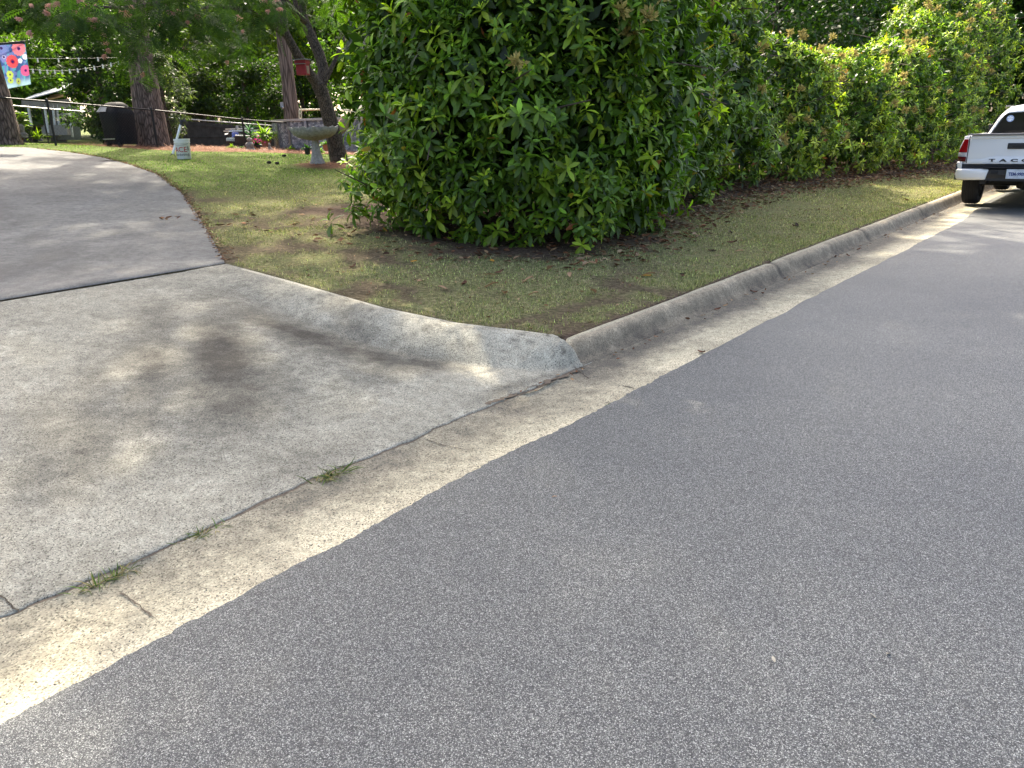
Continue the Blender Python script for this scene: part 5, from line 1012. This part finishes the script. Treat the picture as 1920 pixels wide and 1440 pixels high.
# sample the lawn evenly enough near the camera and thin out with distance
tt_ = rng.uniform(3.9, 27, n); ss_ = 3.118 + (26.5 - 3.118) * rng.random(n) ** 1.6
dist = np.hypot(tt_ * D[0] + ss_ * N[0], tt_ * D[1] + ss_ * N[1])
dry_ = tt_ - edge(ss_)
ok = (dry_ > .03) | (ss_ > 21.9); keep = rng.random(n) < np.clip((7.5 / dist) ** 1.1, .12, 1)
so_ = soilmask(tt_, ss_); mu_ = mulchmask(tt_, ss_); cl_ = vnoise(tt_, ss_, 81, 3.5) * .5 + vnoise(tt_, ss_, 82, 9) * .5
vis = (ss_ < 10) | (tt_ < 16)
ok &= keep & vis & (rng.random(n) > np.clip(so_ * 1.25, 0, .985)) & (rng.random(n) > mu_ * 1.1) & (rng.random(n) < .35 + cl_)
tt_, ss_, dist, cl_ = tt_[ok], ss_[ok], dist[ok], cl_[ok]; n = len(tt_)
tone = vnoise(tt_, ss_, 83, .8) * .6 + vnoise(tt_, ss_, 84, 3) * .4
lush = sstep((ss_ - 9) / 6)
g_ = np.array([.19, .215, .085]) * (1 - lush)[:, None] + np.array([.105, .19, .024]) * lush[:, None]
col = g_ * 1.08 * np.exp(rng.normal(0, .55, (n, 1))) * (.75 + .5 * tone)[:, None]
tan = rng.random(n) < (.34 * (1 - lush) + .08); col[tan] = np.array([.40, .34, .20]) * np.exp(rng.normal(0, .3, (tan.sum(), 1)))
tall = 1 + .7 * ((ss_ < 3.26) | (np.abs(tt_ - edge(ss_)) < .11)) * rng.random(n)
V, Q, C = blades(tt_, ss_, rng.uniform(.012, .036, n) * (.7 + .8 * cl_) * tall, .0032 + .00042 * dist, col); tag(fast('grass', V, Q, M['grass'], col=C), kind='stuff')
print('blades', n)
# leaf litter and pine straw
LEAF_D = (np.array([(-.2, .3, .10), (0, 0, 0), (.2, .3, .08), (.16, .7, .12), (0, 1, .10), (-.16, .7, .10), (0, .5, -.02)]), np.array([(1, 2, 6, 0), (2, 3, 4, 6), (6, 4, 5, 0)]))
def litter_pts():
    n = 40000; t = rng.uniform(4.6, 34, n); s = rng.uniform(3.6, 10, n); m_ = soilmask(t, s); bed = np.interp(t, BT, BS); f = np.exp(-np.clip(s - bed - .3, 0, 9) / 1.6) * (s > bed - .4 * rng.random(n)) * np.clip((t - 4.6) / 3, .06, 1)
    k = rng.random(n) < f * .8; return t[k], s[k]
t, s = litter_pts(); e_s = rng.uniform(7, 21.5, 1500); e_t = edge(e_s) + np.abs(rng.normal(0, .07, 1500)) - .03
sc_t = rng.uniform(4, 20, 1300); sc_s = 3.2 + 3.5 * rng.random(1300); k_ = sc_t > edge(sc_s) + .02; sc_t = sc_t[k_]; sc_s = sc_s[k_]
gu_t = rng.uniform(3.5, 30, 240); gu_s = 2.92 - np.abs(rng.normal(0, .06, 240)); t = np.concatenate([t, e_t, sc_t, gu_t]); s = np.concatenate([s, e_s, sc_s, gu_s]); n = len(t); P = place(t, s, .010)
pal = np.array([[.16, .075, .035], [.26, .16, .08], [.10, .05, .028], [.33, .23, .13], [.20, .085, .04]])[rng.integers(0, 5, n)] * np.exp(rng.normal(0, .25, (n, 1)))
a = rng.uniform(0, 2 * PI, n); V, Q, C = scatter(LEAF_D, P, np.stack([np.cos(a), np.sin(a), rng.normal(0, .18, n)], 1), np.tile([0, 0, 1.], (n, 1)) + rng.normal(0, .35, (n, 3)), np.where(np.arange(n) < n - 1740 - len(sc_t), rng.uniform(.04, .11, n), rng.uniform(.02, .05, n)), pal)
tag(fast('leaf_litter', V, Q, M['dry'], col=C), kind='stuff')
n = 60000; t = rng.uniform(8, 18, n); s = rng.uniform(11, 26, n); k = rng.random(n) < mulchmask(t, s) * .55; t, s = t[k], s[k]; n = len(t); P = place(t, s, .012); P[:, 2] += .07 * sstep((1.0 - np.hypot(t - bath_ts[0] - .2, s - bath_ts[1])) / .9)
a = rng.uniform(0, 2 * PI, n); V, Q, C = scatter((np.array([(-.012, 0, 0), (.012, 0, 0), (.01, 1, .02), (-.01, 1, .02)]) * [1.3, 1, 1], np.array([(0, 1, 2, 3)])), P, np.stack([np.cos(a), np.sin(a), rng.normal(.05, .15, n)], 1), np.tile([0, 0, 1.], (n, 1)), rng.uniform(.14, .3, n), np.array([.27, .13, .07]) * np.exp(rng.normal(0, .35, (n, 1)))); tag(fast('pine_straw', V, Q, M['dry'], col=C), kind='stuff')
reseed('fallen')
n = 1500; t = rng.uniform(.3, 16, n); s = 2.37 + np.abs(rng.normal(0, .07, n)) * np.where(rng.random(n) < .3, 3, 1); s = np.minimum(s, 2.9); P = np.stack([t * D[0] + s * N[0], t * D[1] + s * N[1], np.full(n, .0005)], 1)
CHIP = (np.array([(-.5, 0, 0), (0, -.4, 0), (.5, .05, 0), (0, .5, 0), (0, 0, .5)]), np.array([(0, 1, 4, 4), (1, 2, 4, 4), (2, 3, 4, 4), (3, 0, 4, 4)]))
CHIP = (CHIP[0], np.array([(0, 1, 4), (1, 2, 4), (2, 3, 4), (3, 0, 4)])); a = rng.uniform(0, 6.28, n)
V, Q, C = scatter(CHIP, P, np.stack([np.cos(a), np.sin(a), 0 * a], 1), np.tile([0, 0, 1.], (n, 1)), rng.uniform(.003, .009, n), np.array([.07, .068, .064]) * np.exp(rng.normal(0, .6, (n, 1)))); tag(fast('grit', V, Q, M['dry'], col=C), kind='stuff')
# single fallen leaves one can pick out
def leaf_mesh(seed, c):
    r = np.random.default_rng(seed); V = []; 
    for i, y in enumerate(np.linspace(0, 1, 6)):
        for j in range(3): x = (j - 1) * .24 * math.sin(PI * (.05 + .9 * y)); V.append((x, y - .5, .10 * abs(j - 1) + .14 * math.sin(y * 3 + seed) + r.normal(0, .01)))
    I = np.arange(18).reshape(6, 3); Q = np.stack([I[:-1, :-1], I[:-1, 1:], I[1:, 1:], I[1:, :-1]], -1).reshape(-1, 4)
    o = fast('fallen_leaf', np.array(V), Q, M['dry'], col=np.tile(np.array(c), (18, 1)) * np.linspace(.8, 1.15, 18)[:, None], smooth=True); me = o.data; bpy.data.objects.remove(o); return me
LM = {'tan': leaf_mesh(1, (.40, .25, .14)), 'orange': leaf_mesh(2, (.50, .26, .04)), 'brown': leaf_mesh(3, (.13, .06, .035)), 'dark': leaf_mesh(4, (.04, .025, .018)), 'pale': leaf_mesh(5, (.48, .44, .34))}
leaves = [('tan', x, y) for x, y in ((830, 545), (922, 540), (990, 530), (787, 532), (1000, 556), (920, 520), (945, 555), (1068, 520), (1030, 508), (1112, 552), (970, 488), (1010, 494), (1100, 500), (1130, 478), (1215, 520), (1385, 475))] + \
         [('orange', x, y) for x, y in ((722, 434), (776, 494), (923, 493), (1214, 521))] + [('brown', x, y) for x, y in ((662, 502), (870, 534), (936, 513), (1280, 520), (1333, 472), (1372, 456), (1245, 455), (1490, 425), (1700, 376))] + [('dark', x, y) for x, y in ((1337, 473), (1494, 425), (1370, 438), (1695, 367), (1280, 517))]
LBL = {'tan': 'tan curled fallen leaf on the lawn in front of the hedge', 'orange': 'orange fallen leaf on the ground near the foot of the hedge', 'brown': 'brown dry fallen leaf on the lawn strip', 'dark': 'almost black shrivelled fallen leaf on the lawn strip'}
def single(kind, p, ln, label):
    o = link('fallen_leaf', LM[kind]); o.location = p; o.rotation_euler = (random.uniform(-.3, .3), random.uniform(-.3, .3), random.uniform(0, 6.28)); o.scale = (ln, ln, ln); tag(o, label, 'leaf', 'fallen leaves lying about')
for kind, px_, py_ in leaves: p = hit(px_, py_); single(kind, p + Vector((0, 0, .022)), random.uniform(.07, .13), LBL[kind])
for px_, py_ in ((1413, 548), (1345, 581), (1590, 480), (1566, 482), (1610, 468), (1315, 661), (1430, 551), (1660, 442)):
    (t_, s_), = pts_px((px_, py_)); single('brown', W(t_, s_, .012), random.uniform(.05, .09), 'small brown leaf scrap lying in the gutter')
for px_, py_, kd in ((1450, 1243, 'pale'), (1637, 1350, 'pale'), (1665, 1232, 'pale'), (1040, 936, 'tan')):
    (t_, s_), = pts_px((px_, py_)); single(kd, W(t_, s_, .012), .024, 'tiny pale scrap on the dark asphalt')
reseed('weeds')
# weeds in the joint between apron and gutter
for px_, py_, n, ln, lb in ((622, 892, 90, .10, 'largest grass tuft in the joint, nearest the kerb corner'), (386, 997, 60, .07, 'middle grass tuft in the joint between apron and gutter'), (200, 1086, 80, .08, 'grass tuft at the gutter joint crack in the lower left'), (1140, 760, 16, .04, 'tiny weed at the asphalt edge near the kerb corner'), (135, 1282, 16, .03, 'tiny weed at the asphalt edge in the lower left')):
    (t_, s_), = pts_px((px_, py_)); b = W(t_, s_, -.008); d = norm(rng.normal(0, 1, (n, 3)) * [1, 1, .2] + [0, 0, .42]); P = np.outer(rng.normal(0, .05 if n > 20 else .015, n), [D[0], D[1], 0]) + rng.normal(0, .008, (n, 3)) * [1, 1, 0]
    cc = np.array([.085, .135, .03]) * np.exp(rng.normal(0, .35, (n, 1))); cc[rng.random(n) < .3] = [.28, .23, .11]
    V, Q, C = scatter((np.array([(-.035, 0, 0), (.035, 0, 0), (.03, .6, .02), (-.03, .6, .02), (.003, 1, -.15), (-.003, 1, -.15)]), np.array([(0, 1, 2, 3), (3, 2, 4, 5)])), P, d, rng.normal(0, .4, (n, 3)) + [0, 0, 1], ln * rng.uniform(.5, 1.1, n), cc)
    o = fast('weed_tuft', V, Q, M['grass'], col=C); o.location = b; tag(o, lb, 'weed')
